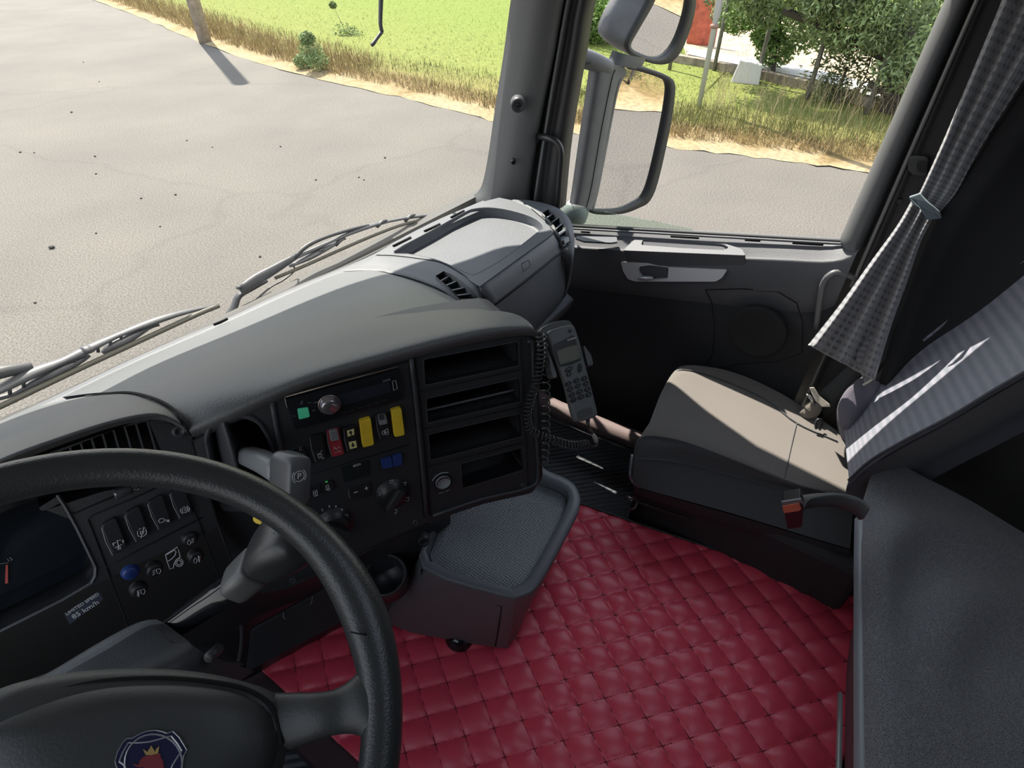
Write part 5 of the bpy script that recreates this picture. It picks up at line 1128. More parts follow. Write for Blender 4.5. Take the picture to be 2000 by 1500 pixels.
def qh(x, y):
    d = Vector((x, y))-o0; a = (d.x*e2.y-d.y*e2.x)/det; b_ = (e1.x*d.y-e1.y*d.x)/det
    fa, fb = abs(math.sin(math.pi*a)), abs(math.sin(math.pi*b_))
    ia, ib = math.floor(a), math.floor(b_); rg = ((ia*73856093) ^ (ib*19349663)) & 1023
    k = 0.85+0.3*rg/1023
    return 0.0105*k*(fa**0.42)*(fb**0.42) + 0.006*math.sin(x*5.1+1)*math.sin(y*4.3) + 0.0012*math.sin(60*x*((rg % 7)-3)/3.0+80*y+rg)*fa*fb*(1 if rg % 5 == 0 else 0)
def edge_x(y): return 0.485+(0.365-y)*0.197
rows = []; NX, NY = 210, 250
for j in range(NY+1):
    y = 0.86-1.34*j/NY; x1 = edge_x(y); row = []
    for i in range(NX+1):
        x = -0.44+(x1+0.44)*i/NX; z = qh(x, y); fl_ = min(1, (x1-x)/0.012); row.append(Vector((x, y, 0.004+z*fl_)))
    rows.append(row)
V, Fc = grid(rows); Fc = [f[::-1] for f in Fc]
qm = mk('quilted_floor_mat', V, Fc, mat_m, solid=0.008)
tag(qm, 'red quilted leatherette mat covering the raised floor between the seats', 'floor mat')
pe = [Vector((edge_x(y)-0.006, y, 0.008+max(0, qh(edge_x(y)-0.03, y)*0.2))) for y in [0.6-1.05*i/40 for i in range(41)]]
tube('edge_piping', pe, 0.0035, black_m, qm, n=6)
"""matching stitches"""
ln = []
for k in range(-14, 16):
    for e, f in ((e1, e2), (e2, e1)):
        seg = []
        for s in range(-60, 61):
            p = o0+e*(s*0.25)+f*k
            if -0.43 < p.x < edge_x(p.y)-0.01 and -0.475 < p.y < 0.85: seg.append(Vector((p.x, p.y, 0.0060+0.006*math.sin(p.x*5.1+1)*math.sin(p.y*4.3))))
        if len(seg) > 2: ln.append(seg)
multi_tube('stitching', ln, 0.0011, M('stitch_dark_red', (0.16, 0.016, 0.026), 0.8), qm, n=4)

# ================================================================== PASSENGER SEAT
seat = thing('passenger_seat', 'grey and charcoal fabric passenger seat beside the right door', 'seat', (0.72, -0.05, -0.155))
sc_m = M('seat_cloth', (0.138, 0.125, 0.112), 0.9, bump=0.35, scale=900, sheen=0.3)
sd_m = M('seat_cloth_shaded', (0.062, 0.064, 0.070), 0.9, bump=0.35, scale=900, sheen=0.3)
sk_m = M('seat_shell', (0.030, 0.030, 0.033), 0.75, bump=0.2, scale=500)
def zz(l): return [Z(x, y, z) for x, y, z in l]
# cushion: rows from the front lip to the back; columns from the near side to the far side
rows = [
 zz([(1236, 948, .20), (1238, 915, .245), (1243, 880, .285), (1262, 850, .30), (1290, 800, .30), (1318, 750, .29), (1338, 726, .27), (1352, 722, .22)]),
 zz([(1238, 945, .21), (1238, 905, .265), (1243, 866, .31), (1268, 828, .33), (1288, 775, .332), (1310, 734, .33), (1330, 716, .31), (1362, 722, .23)]),
 zz([(1258, 955, .21), (1262, 900, .275), (1265, 852, .325), (1300, 790, .345), (1320, 745, .350), (1334, 722, .352), (1362, 714, .335), (1400, 728, .24)]),
 zz([(1330, 975, .21), (1335, 906, .28), (1332, 862, .33), (1365, 815, .34), (1385, 768, .345), (1400, 738, .352), (1432, 727, .345), (1462, 745, .24)]),
 zz([(1430, 1003, .21), (1432, 930, .28), (1434, 899, .328), (1452, 868, .335), (1475, 815, .338), (1492, 778, .345), (1520, 766, .340), (1545, 788, .24)]),
 zz([(1520, 1030, .21), (1524, 952, .28), (1526, 936, .322), (1538, 930, .326), (1545, 868, .326), (1556, 826, .334), (1590, 812, .332), (1612, 832, .24)]),
 zz([(1585, 1050, .21), (1592, 966, .28), (1598, 955, .315), (1608, 955, .318), (1622, 905, .318), (1635, 862, .326), (1650, 850, .325), (1665, 868, .24)]),
 zz([(1660, 1072, .21), (1668, 985, .28), (1672, 972, .31), (1680, 970, .31), (1690, 930, .31), (1700, 890, .318), (1712, 880, .318), (1722, 895, .24)])]
cush = loft('seat_cushion', rows, sc_m, seat, nu=5, nv=5)
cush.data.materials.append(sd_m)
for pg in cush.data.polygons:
    if pg.index % 35 < 10: pg.material_index = 1     # near side of the same cloth, its shade put into a darker colour
def seam(nm, pts, r=0.0022, par=cush, m_=sd_m): return tube(nm, [Z(x, y, z+0.0015) for x, y, z in pts], r, m_, par, n=6, smoothpts=5)
seam('piping', [(1240, 890, .277), (1243, 866, .312), (1265, 852, .326), (1332, 862, .331), (1434, 899, .329), (1526, 936, .323), (1598, 955, .316), (1650, 964, .311)])
seam('piping', [(1238, 925, .235), (1241, 904, .262), (1262, 897, .278), (1335, 905, .281), (1432, 930, .281), (1524, 953, .28), (1600, 968, .279)])
seam('piping', [(1312, 736, .331), (1334, 722, .353), (1400, 738, .353), (1492, 778, .346), (1556, 826, .335), (1636, 862, .327)])
seam('cross_seam', [(1556, 826, .335), (1546, 868, .327), (1538, 905, .327), (1532, 936, .324)], 0.0012)
# side valance and base
vs = [zz([(1236, 948, .20), (1258, 957, .208), (1330, 977, .208), (1430, 1005, .208), (1520, 1032, .208), (1585, 1052, .208), (1660, 1074, .208)]),
      zz([(1238, 962, .17), (1262, 972, .17), (1330, 996, .16), (1430, 1032, .15), (1520, 1064, .14), (1585, 1088, .14), (1660, 1112, .14)]),]
vs.append([p+Vector((0.03, 0, -0.02)) for p in vs[1]])
loft('seat_skirt', vs, sk_m, seat, nu=2, nv=2)
box('seat_base', (0.56, -0.40, -0.155), (0.90, 0.20, 0.19), sk_m, seat, bevel=0.02)
bs = [Z(x, y, 0.0) for x, y in ((1228, 998), (1300, 1018), (1420, 1063), (1540, 1114), (1670, 1172))]
bs = [p+Vector((0.012, 0, 0)) for p in bs]
loft('pedestal_side', [[p+Vector((0.02, 0, .165)) for p in bs], [p+Vector((0.0, 0, .14)) for p in bs], [p+Vector((0, 0, -0.155)) for p in bs]], black_m, seat, nu=1, nv=1)
loft('pedestal_front', [[bs[0]+Vector((0.0, 0, .15)), bs[0]+Vector((0.36, 0.03, .15))], [bs[0]+Vector((0, 0, -.155)), bs[0]+Vector((0.36, 0.03, -.155))]], black_m, seat, nu=1, nv=1)
for k, (y0, off) in enumerate(((0, 0.10), (1, 0.085))):
    tube('slide_rail', [p+Vector((-0.003, 0, off)) for p in bs], 0.004, panel2_m, seat, n=6)
tube('front_bar', [Z(1243, 890, .20)+Vector((-.004, .012, 0)), Z(1233, 905, .19), Z(1231, 925, .17), Z(1236, 940, .15), Z(1250, 950, .15)], 0.0055, M('bar_steel', (0.42, 0.45, 0.50), 0.3, metal=0.6), seat, n=8, smoothpts=4)
multi_tube('latch_hook', [[Z(1222, 970, .10), Z(1230, 975, .11), Z(1240, 972, .11), Z(1246, 980, .10), Z(1240, 992, .09), Z(1230, 996, .08)]], 0.0045, M('hook_steel', (0.16, 0.13, 0.12), 0.4, metal=0.6), seat, n=7)
multi_tube('latch_cable', [cr_pts([Z(1240, 978, .11), Z(1280, 992, .10), Z(1400, 1030, .08), Z(1520, 1072, .07)], 4)], 0.003, panel2_m, seat, n=6)
# backrest: plane leaning backwards
B = Pl((0.75, -0.255, 0.33), (-0.985, -0.17, 0), (0.05, -0.36, 0.93))
def bb_(x, y, h): return B.p(x, y, h)
bcols = []
# rows follow the backrest from bottom to top; columns: near shell edge, near wing, near seam, centre..., far seam, far wing, far edge
br = [
 [(1660, 985, -0.05), (1652, 962, 0.03), (1658, 935, 0.05), (1655, 905, 0.022), (1651.5, 872.5, 0.012), (1648, 840, 0.018), (1645, 837.9, 0.03), (1643.2, 835.5, 0.02), (1646.5, 832.5, -0.05)],
 [(1712, 960, -0.06), (1690, 925, 0.045), (1700, 898, 0.06), (1692, 868, 0.025), (1684, 833, 0.012), (1676, 798, 0.018), (1670, 793.8, 0.03), (1666.4, 789, 0.02), (1673, 783, -0.05)],
 [(1800, 905, -0.07), (1760, 880, 0.05), (1768, 858, 0.068), (1752, 815, 0.026), (1740, 783.5, 0.012), (1728, 752, 0.018), (1717, 744.3, 0.03), (1710.4, 735.5, 0.02), (1722.5, 724.5, -0.05)],
 [(1910, 845, -0.08), (1850, 832, 0.055), (1856, 812, 0.072), (1832, 762, 0.028), (1816, 726, 0.012), (1800, 690, 0.018), (1782.4, 680.4, 0.04), (1772.8, 666, 0.03), (1788.8, 643.6, -0.06)],
 [(2010, 790, -0.09), (1945, 775, 0.055), (1950, 755, 0.072), (1920, 705, 0.03), (1897.5, 668.5, 0.012), (1875, 632, 0.018), (1855.2, 621.2, 0.04), (1844.4, 605, 0.03), (1862.4, 579.8, -0.06)],
 [(2120, 735, -0.09), (2050, 715, 0.055), (2055, 695, 0.072), (2020, 640, 0.03), (1990, 604, 0.012), (1960, 568, 0.018), (1938, 556, 0.04), (1926, 538, 0.03), (1946, 510, -0.06)],
 [(2230, 690, -0.09), (2160, 650, 0.05), (2165, 630, 0.065), (2120, 565, 0.03), (2085, 532.5, 0.012), (2050, 500, 0.018), (2028, 488, 0.04), (2016, 470, 0.03), (2036, 442, -0.06)]]
bk_m, t, b = node_mat('seat_back_stripes')
uvn = t.nodes.new('ShaderNodeUVMap'); mp_ = t.nodes.new('ShaderNodeMapping'); mp_.inputs['Scale'].default_value = (0.35, 1.0, 1)
wv = t.nodes.new('ShaderNodeTexWave'); wv.bands_direction = 'Y'; wv.inputs['Scale'].default_value = 8.5; wv.inputs['Distortion'].default_value = 1.3; wv.inputs['Detail Scale'].default_value = 7; wv.inputs['Detail'].default_value = 2
rp_ = t.nodes.new('ShaderNodeValToRGB'); rp_.color_ramp.elements[0].color = (0.145, 0.165, 0.20, 1); rp_.color_ramp.elements[1].color = (0.235, 0.235, 0.285, 1)
t.links.new(uvn.outputs[0], mp_.inputs[0]); t.links.new(mp_.outputs[0], wv.inputs['Vector']); t.links.new(wv.outputs['Fac'], rp_.inputs[0]); t.links.new(rp_.outputs[0], b.inputs['Base Color'])
b.inputs['Roughness'].default_value = 0.9; b.inputs['Sheen Weight'].default_value = 0.3
wing_m = M('seat_back_wing', (0.060, 0.062, 0.078), 0.85, bump=0.3, scale=800, sheen=0.2)
P3d = [[bb_(*q) for q in r] for r in br]
loft('backrest_centre', [r[2:7] for r in P3d], bk_m, seat, nu=5, nv=5, uvs=True)
nw_ = loft('backrest_wing', [[r[0]-B.n*0.05, r[0], r[1], r[2]] for r in P3d], wing_m, seat, nu=4, nv=5)
loft('backrest_wing', [[r[6], r[7], r[8], r[8]-B.n*0.05] for r in P3d], wing_m, seat, nu=4, nv=5)
loft('backrest_shell', [[r[8]-B.n*0.05, r[4]-B.n*0.16, r[0]-B.n*0.05] for r in P3d], sk_m, seat, nu=4, nv=3)
tube('wing_piping', [bb_(x, y, h+.003) for x, y, h in ((1657, 938, .048), (1700, 899, .060), (1768, 859, .068), (1856, 813, .072), (1950, 756, .072), (2055, 696, .072))], 0.003, wing_m, nw_, n=6, smoothpts=4)
tube('wing_stitch', [bb_(x, y, h) for x, y, h in ((1690, 915, .055), (1766, 871, .062), (1855, 823, .067), (1950, 766, .067), (2055, 706, .067))], 0.0012, gap_m, nw_, n=5, smoothpts=4)
lum = [[Z(1640, 800, .37), Z(1645, 775, .42), Z(1668, 745, .47), Z(1700, 722, .52)], [Z(1634, 830, .34), Z(1636, 800, .41), Z(1652, 768, .46), Z(1690, 735, .52)], [Z(1650, 862, .33), Z(1662, 826, .40), Z(1690, 790, .45), Z(1722, 748, .50)], [Z(1680, 870, .31), Z(1690, 830, .36), Z(1715, 790, .42), Z(1740, 760, .46)]]
loft('lumbar_bolster', lum, M('seat_lumbar', (0.13, 0.125, 0.155), 0.9, bump=0.3, scale=800), seat, nu=4, nv=4)
# recliner cover and belt buckle on the near side
rc_ = [D(1570, 992, 1.14), D(1582, 974, 1.14), D(1612, 967, 1.13), D(1648, 966, 1.12), D(1682, 976, 1.10), D(1700, 992, 1.08)]
loft('recliner_cover', [[p+Vector((0.04, 0.02, -0.05)) for p in rc_], [p+Vector((0.012, 0.004, -0.010)) for p in rc_], rc_, [p+Vector((-.004, 0, -.010)) for p in rc_], [p+Vector((0.0, 0, -.035)) for p in rc_], [p+Vector((0.03, 0, -.07)) for p in rc_]], M('recliner_grey', (0.06, 0.065, 0.07), 0.5, bump=0.1, scale=400), seat, nu=4, nv=3)
bkl = thing('belt_buckle', 'black seat belt buckle with an orange-red release button at the near side of the seat', 'seat belt buckle', D(1552, 1010, 1.10))
BP = Pl(D(1548, 988, 1.095), Vector((0.35, -0.93, 0)), (-0.35, -0.12, 0.9))
bq = BP.ls([(1527, 979), (1564, 973), (1570, 992), (1566, 1030), (1538, 1034), (1530, 1000)])
sheet('buckle_body', [rnd(bq, 0.004)], BP, -0.02, 0.0, black_m, bkl, bevel=0.002)
sheet('release_button', [rnd(BP.ls([(1528, 985), (1561, 979), (1565, 990), (1562, 994), (1531, 999)]), 0.002)], BP, 0.0, 0.004, M('release_red', (0.90, 0.26, 0.15), 0.4), bkl, bevel=0.001)
sheet('buckle_frame', [rnd(BP.ls([(1526, 978), (1565, 972), (1570, 984), (1564, 979), (1530, 985), (1531, 997)]), 0.001)], BP, 0.0, 0.003, grey_m, bkl)
# ================================================================== SEAT BELT
bel = thing('seat_belt', 'dark seat belt strap with a metal tongue hanging behind the far side of the seat', 'seat belt', X(1600, 800, 0.93))
bpts = [(1600, 800, .93), (1622, 778, .935), (1665, 738, .945), (1710, 690, .955), (1760, 630, .965), (1830, 530, .985), (1900, 400, 1.0), (1960, 250, 1.01)]
V, Fc = [], []
for i, (x, y, v) in enumerate(bpts):
    w = 24 if i else 20
    V += [X(x-w*0.62, y-w*0.72, v), X(x+w*0.62, y+w*0.72, v-0.01)]
Fc = [(2*i, 2*i+1, 2*i+3, 2*i+2) for i in range(len(bpts)-1)]
mk('webbing', V, Fc, M('belt_webbing', (0.035, 0.037, 0.038), 0.8, bump=0.4, scale=600), bel, solid=0.002)
tg = [X(1581, 757, .915), X(1590, 756, .915), X(1600, 772, .915), X(1620, 789, .905), X(1622, 794, .905), X(1606, 794, .905), X(1592, 782, .91)]
poly3('belt_tongue', tg, (-0.006, 0, 0.003), M('tongue_cream', (0.62, 0.57, 0.48), 0.4), bel, bevel=0.001)
tube('tongue_blade', [X(1577, 768, .905), X(1584, 778, .90), X(1592, 790, .90)], [0.007, 0.007, 0.005], chrome_m, bel, n=8, flat=0.3)
tube('tongue_cover', [X(1596, 786, .91), X(1588, 798, .905), X(1576, 806, .90), X(1566, 800, .90)], [0.016, 0.024, 0.022, 0.012], M('tongue_dusty', (0.16, 0.145, 0.125), 0.8, bump=0.5, scale=200), bel, n=10, smoothpts=3, flat=0.6)
tube('seat_strap_ring', [Z(1594, 838, .345), Z(1593, 826, .36), Z(1599, 819, .37), Z(1606, 824, .36), Z(1601, 840, .345)], 0.0035, black_m, seat, n=8, smoothpts=4)
# anchor on the pillar
anc = thing('belt_anchor', 'dark belt height adjuster cover on the pillar beside the curtain', 'belt anchor', X(1800, 325, 1.035))
ap_ = Pl(X(1795, 318, 1.035), (0.15, -0.99, 0), (0, 0, 1))
sheet('cover', [rnd(ap_.ls([(1776, 300), (1815, 302), (1812, 342), (1780, 338), (1772, 328)]), 0.012)], ap_, 0.0, 0.014, M('anchor_dark', (0.05, 0.052, 0.054), 0.45), anc, bevel=0.004)
sheet('cap', [rnd(ap_.ls([(1790, 311), (1812, 311), (1810, 334), (1791, 332)]), 0.006)], ap_, 0.014, 0.017, black_m, anc, bevel=0.001)
for o_ in (sheet('bolt_cap', [circ(*ap_.l(1757, 393), 0.006, None, 14)], ap_, -0.006, 0.003, black_m, anc),): pass

# ================================================================== CURTAIN
cur = thing('side_curtain', 'grey side curtain with rows of dark dashes, tied back over the door pillar', 'curtain', X(1700, 740, 0.94))
cu_m, t, b = node_mat('curtain_dashes')
uvn = t.nodes.new('ShaderNodeUVMap'); sx = t.nodes.new('ShaderNodeSeparateXYZ'); t.links.new(uvn.outputs[0], sx.inputs[0])
def mth(op, a, v=None, c=None):
    n_ = t.nodes.new('ShaderNodeMath'); n_.operation = op
    for k, q in enumerate((a, v, c)):
        if q is None: continue
        if isinstance(q, (int, float)): n_.inputs[k].default_value = q
        else: t.links.new(q, n_.inputs[k])
    return n_.outputs[0]
vrow = mth('FRACT', mth('MULTIPLY', sx.outputs['Y'], 34.0)); dash_v = mth('MULTIPLY', mth('GREATER_THAN', vrow, 0.30), mth('LESS_THAN', vrow, 0.72))
ucell = mth('FRACT', mth('MULTIPLY', sx.outputs['X'], 13.0)); band = mth('LESS_THAN', ucell, 0.62)
ufine = mth('LESS_THAN', mth('FRACT', mth('MULTIPLY', sx.outputs['X'], 52.0)), 0.70)
msk = mth('MULTIPLY', mth('MULTIPLY', dash_v, band), ufine)
mx = t.nodes.new('ShaderNodeMix'); mx.data_type = 'RGBA'; t.links.new(msk, mx.inputs[0]); mx.inputs[6].default_value = (0.255, 0.265, 0.285, 1); mx.inputs[7].default_value = (0.07, 0.072, 0.085, 1)
t.links.new(mx.outputs[2], b.inputs['Base Color']); b.inputs['Roughness'].default_value = 0.9; b.inputs['Sheen Weight'].default_value = 0.4
def drape(name, spec, folds, amp, mat, nu=40, nv=10, uv0=0.0, uv1=1.0):
    """spec rows: (xl, yl, xr, yr, xplane, amplitude) from top to bottom"""
    ls = cr_pts([(a[0], a[1], 0) for a in spec], nv); rs = cr_pts([(a[2], a[3], 0) for a in spec], nv); pv = cr_pts([(a[4], a[5], 0) for a in spec], nv)
    rows = []; uv = []
    for i, (l, r, q) in enumerate(zip(ls, rs, pv)):
        row = []
        for j in range(nu+1):
            s = j/nu; ph = s*folds*math.pi*2; off = math.sin(ph)
            x = l.x+(r.x-l.x)*(s+0.035*math.sin(ph*1.0+1.2)); y = l.y+(r.y-l.y)*(s+0.035*math.sin(ph+1.2))
            row.append(X(x, y, q.x-q.y*amp*(0.5+0.5*off))); uv.append((s, uv0+(uv1-uv0)*i/(len(ls)-1)))
        rows.append(row)
    V, Fc = grid(rows); return mk(name, V, Fc, mat, cur, uv=uv, solid=0.002)
drape('upper_drape', [(2010, -140, 2140, -110, 1.02, 1.0), (1955, 0, 2068, 40, 1.01, 1.0), (1902, 130, 1990, 165, 1.0, .9), (1848, 260, 1912, 290, .99, .75), (1808, 350, 1868, 372, .985, .5), (1788, 392, 1836, 412, .98, .3)], 3.0, 0.05, cu_m)
drape('lower_drape', [(1784, 385, 1832, 410, .975, .3), (1752, 440, 1800, 470, .965, .7), (1700, 510, 1775, 545, .95, 1.0), (1640, 592, 1742, 640, .94, 1.1), (1575, 672, 1712, 745, .93, 1.2)], 2.6, 0.055, cu_m, uv0=0.0, uv1=0.85)
drape('corner_flap', [(1760, 560, 1768, 565, .93, 0), (1715, 640, 1732, 640, .925, 0), (1672, 690, 1716, 700, .92, .0), (1690, 752, 1707, 738, .915, 0)], 0.5, 0.01, cu_m, nu=8, uv0=0.5, uv1=0.9)
tube('hem', [X(1730, 640, .918), X(1717, 690, .913), X(1707, 735, .908), X(1686, 752, .908)], [.002, .0025, .003, .0035], M('hem_cream', (0.62, 0.58, 0.50), 0.8), cur, n=6, smoothpts=4)
tieb = [X(1776, 383, .945), X(1797, 376, .935), X(1812, 392, .93), X(1836, 412, .94), X(1840, 425, .95), X(1812, 428, .925), X(1796, 404, .93), X(1782, 396, .94)]
poly3('tie_back', tieb, (-0.008, 0, 0), M('tie_blue_grey', (0.20, 0.25, 0.28), 0.8), cur, bevel=0.002)
lin = M('blackout_lining', (0.012, 0.013, 0.015), 0.9)
drape('blackout_lining', [(2130, -140, 2500, 60, 1.03, 1), (2060, 40, 2420, 240, 1.02, 1.0), (1905, 290, 2260, 470, 1.0, .8), (1825, 415, 2120, 600, .985, .6), (1770, 560, 1980, 700, .97, .8), (1712, 745, 1850, 800, .955, .8)], 2.0, 0.03, lin)

# ================================================================== BUNK BOX
zb = 0.45
bun = thing('bunk_cushion', 'charcoal fabric bunk cushion with a grey plastic edge strip at the lower right', 'bunk', Z(1800, 1250, 0.0))
bk2, t, b = node_mat('bunk_fabric')
b.inputs['Roughness'].default_value = 0.9; b.inputs['Sheen Weight'].default_value = 0.3
co = t.nodes.new('ShaderNodeTexCoord'); vv = t.nodes.new('ShaderNodeTexVoronoi'); vv.inputs['Scale'].default_value = 330; vv.feature = 'DISTANCE_TO_EDGE'
r_ = t.nodes.new('ShaderNodeValToRGB'); r_.color_ramp.elements[0].position = 0.05; r_.color_ramp.elements[0].color = (0.165, 0.168, 0.178, 1); r_.color_ramp.elements[1].position = 0.28; r_.color_ramp.elements[1].color = (0.058, 0.060, 0.068, 1)
bp = t.nodes.new('ShaderNodeBump'); bp.inputs['Strength'].default_value = 0.5; bp.inputs['Distance'].default_value = 0.002
t.links.new(co.outputs['Object'], vv.inputs['Vector']); t.links.new(vv.outputs['Distance'], r_.inputs[0]); t.links.new(r_.outputs[0], b.inputs['Base Color']); t.links.new(vv.outputs['Distance'], bp.inputs['Height']); t.links.new(bp.outputs[0], b.inputs['Normal'])
fl0, fl1 = Z(1696, 1030, zb), Z(1692, 1530, zb)       # front edge, far end and near end
rows = []
NXb, NYb = 60, 60
c_far = [(1681, 1030, .42), (1681, 1012, .437), (1690, 985, .452), (1706, 930, .462), (1722, 904, .466), (1745, 905, .466), (1800, 935, .464), (1900, 985, .462), (2010, 1050, .46), (2150, 1130, .46)]
c_m1 = [(1670, 1120, .40), (1678, 1085, .436), (1700, 1060, .456), (1722, 1030, .468), (1740, 1010, .472), (1765, 1010, .472), (1820, 1040, .470), (1920, 1092, .468), (2030, 1160, .466), (2170, 1240, .466)]
c_m2 = [(1668, 1290, .40), (1680, 1270, .436), (1705, 1255, .458), (1728, 1240, .468), (1750, 1230, .472), (1780, 1232, .472), (1840, 1262, .470), (1940, 1318, .468), (2050, 1390, .466), (2190, 1480, .466)]
c_m3 = [(1668, 1480, .40), (1682, 1470, .436), (1710, 1460, .458), (1735, 1455, .468), (1760, 1450, .472), (1790, 1452, .472), (1860, 1490, .470), (1960, 1540, .468), (2080, 1620, .466), (2200, 1720, .466)]
c_m4 = [(1668, 1640, .40), (1682, 1632, .436), (1712, 1625, .458), (1738, 1620, .468), (1765, 1618, .472), (1800, 1620, .472), (1880, 1660, .470), (1980, 1710, .468), (2090, 1790, .466), (2220, 1880, .466)]
base_rows = [zz(c) for c in (c_far, c_m1, c_m2, c_m3, c_m4)]
first = [p+Vector((-0.03, -0.03, -0.10)) for p in base_rows[0]]; zer = [p+Vector((0.004, 0.0, -0.02)) for p in base_rows[0]]
rr = [cr_pts(r, 8) for r in [first, zer]+base_rows]
cols = [cr_pts([r[j] for r in rr], 10) for j in range(len(rr[0]))]
rr = [[c[i] for c in cols] for i in range(len(cols[0]))]
def wrinkle(p):   # soft creases fanning out near the middle of the cushion
    q = Z(1800, 1070, zb); d = p-q; u = d.x*0.75+d.y*0.66; v = -d.x*0.66+d.y*0.75
    return 0.014*math.exp(-((u+0.05)/0.22)**2-((v-0.0)/0.17)**2)*math.sin(34*u+18*v*v*6+6*v)*(1+0.5*math.sin(17*v))
rr = [[p+Vector((0, 0, wrinkle(p) if p.z > 0.44 else 0)) for p in r] for r in rr]
V, Fc = grid(rr); mk('cushion_top', V, Fc, bk2, bun)
st0 = [Z(x, y, .434) for x, y in ((1674, 1022), (1671, 1090), (1672, 1200), (1675, 1350), (1678, 1500), (1680, 1640))]
stp = [Z(x, y, .436) for x, y in ((1684, 1012), (1684, 1090), (1685, 1200), (1687, 1350), (1689, 1500), (1690, 1640))]
loft('edge_strip', [[p+Vector((0, 0.012, -0.012)) for p in stp], [p+Vector((0, 0.008, 0.004)) for p in stp], [p+Vector((0, -0.004, 0.006)) for p in stp], [p+Vector((0, -0.016, -0.01)) for p in stp]], M('strip_grey', (0.23, 0.25, 0.27), 0.35), bun, nu=3, nv=2)
fp = [Z(x, y, .41) for x, y in ((1674, 1022), (1672, 1120), (1676, 1250), (1678, 1400), (1680, 1640))]
fb = [Z(x, y, .012) for x, y in ((1684, 1100), (1678, 1170), (1662, 1245), (1652, 1340), (1648, 1660))]
loft('front_panel', [fp, [a_*0.75+b_*0.25 for a_, b_ in zip(fp, fb)], fb], M('bunk_panel', (0.10, 0.085, 0.095), 0.55, bump=0.2, scale=200), bun, nu=3, nv=2)
tube('seat_rail', [Y(1641, 1356, -.335), Y(1640, 1420, -.335), Y(1638, 1500, -.335), Y(1636, 1600, -.335)], 0.004, M('rail_grey', (0.26, 0.28, 0.29), 0.35, metal=0.5), bun, n=8)

# ================================================================== OUTSIDE MIRRORS
mir = thing('side_mirror', 'pair of black outside mirrors on one arm beyond the passenger window', 'mirror', X(1125, 420, 1.30))
MP = tilted(D(1240, 270, 2.12), -24, -4)
hous_m = M('mirror_housing', (0.13, 0.135, 0.142), 0.55, bump=0.15, scale=300, var=0.1, vscale=20)
hdk_m = M('mirror_rim', (0.035, 0.036, 0.038), 0.5)
glass_mir = M('mirror_glass', (0.93, 0.94, 0.95), 0.0, metal=1.0)
def smooth2(pl, pts, h=0.0, n=3): return [(v.x, v.y) for v in cr_pts([(*pl.l(x, y, h), 0) for x, y in pts], n, True)]
def scale2(l, f, c=None):
    c = c or (sum(a for a, b in l)/len(l), sum(b for a, b in l)/len(l)); return [(c[0]+(a-c[0])*f, c[1]+(b-c[1])*f) for a, b in l]
mg = smooth2(MP, [(1216, 142), (1232, 137), (1262, 144), (1296, 156), (1304, 168), (1304, 190), (1294, 250), (1272, 345), (1258, 382), (1240, 396), (1212, 408), (1172, 410), (1160, 404), (1168, 366), (1190, 255)])
mo = smooth2(MP, [(1212, 132), (1236, 128), (1266, 135), (1306, 150), (1317, 164), (1316, 194), (1306, 258), (1284, 355), (1268, 392), (1248, 405), (1214, 417), (1166, 418), (1150, 408), (1160, 366), (1182, 250)])
mg, mo = [rnd(l, 0.0) if False else l for l in (mg, mo)]
def ringw(pl, l, h): return [pl.w(a, b, h) for a, b in l]
rows = [ringw(MP, mg, -0.012), ringw(MP, scale2(mg, 1.01), 0.0), ringw(MP, mo, 0.004), ringw(MP, scale2(mo, 1.01), -0.012), ringw(MP, scale2(mo, 0.99), -0.05), ringw(MP, scale2(mo, 0.86), -0.095), ringw(MP, scale2(mo, 0.55), -0.12)]
V, Fc = grid([r+[r[0]] for r in rows]); k = len(mo)+1; Fc.append(tuple(range(6*k, 7*k-1)))
mk('housing', V, Fc, hdk_m, mir)
sheet('mirror_glass', [scale2(mg, 1.005)], MP, -0.016, -0.011, glass_mir, mir)
# grey spine on the left of the main mirror
spn = [[(1150, 128, -.02), (1172, 122, .012), (1196, 126, .015), (1220, 133, .008), (1226, 150, -.03)], [(1148, 150, -.03), (1168, 145, .012), (1192, 148, .016), (1204, 160, .008), (1212, 190, -.03)], [(1132, 260, -.03), (1150, 258, .012), (1172, 258, .016), (1184, 260, .008), (1196, 270, -.03)],
       [(1118, 360, -.03), (1134, 360, .012), (1154, 362, .016), (1164, 366, .008), (1176, 370, -.03)], [(1112, 398, -.03), (1126, 400, .012), (1144, 404, .016), (1154, 410, .006), (1164, 418, -.03)]]
loft('spine', [[MP.p(x, y, h) for x, y, h in r] for r in spn], hous_m, mir, nu=4, nv=4)
multi_tube('spine_edge', [cr_pts([MP.p(x, y, .017) for x, y in ((1202, 136), (1194, 160), (1174, 258), (1156, 362), (1146, 404))], 5)], 0.0012, gap_m, mir)
# arm to the pillar
ar1 = [MP.p(x, y, h) for x, y, h in ((1118, 110, -.02), (1140, 114, -.01), (1170, 124, .005), (1192, 134, .005))]
tube('upper_arm', ar1, [0.030, 0.030, 0.026, 0.022], hous_m, mir, n=12, smoothpts=3, flat=0.7, updir=MP.n)
poly3('arm_badge', [MP.p(x, y, .012) for x, y in ((1131, 130), (1156, 122), (1157, 135), (1148, 134))], MP.n*0.003, hdk_m, mir)
lathe('base_ball', X(1124, 412, 1.30), (0, 0, 1), [(0.0, 0.045), (0.03, 0.038), (0.048, 0.015), (0.052, -0.01), (0.045, -0.04), (0.02, -0.06), (0.0, -0.062)], M('ball_grey', (0.19, 0.20, 0.20), 0.5), mir, n=24)
tube('base_link', [X(1124, 425, 1.30), MP.p(1140, 404, -.01), MP.p(1150, 380, -.02)], [0.03, 0.028, 0.02], hous_m, mir, n=10, smoothpts=3)
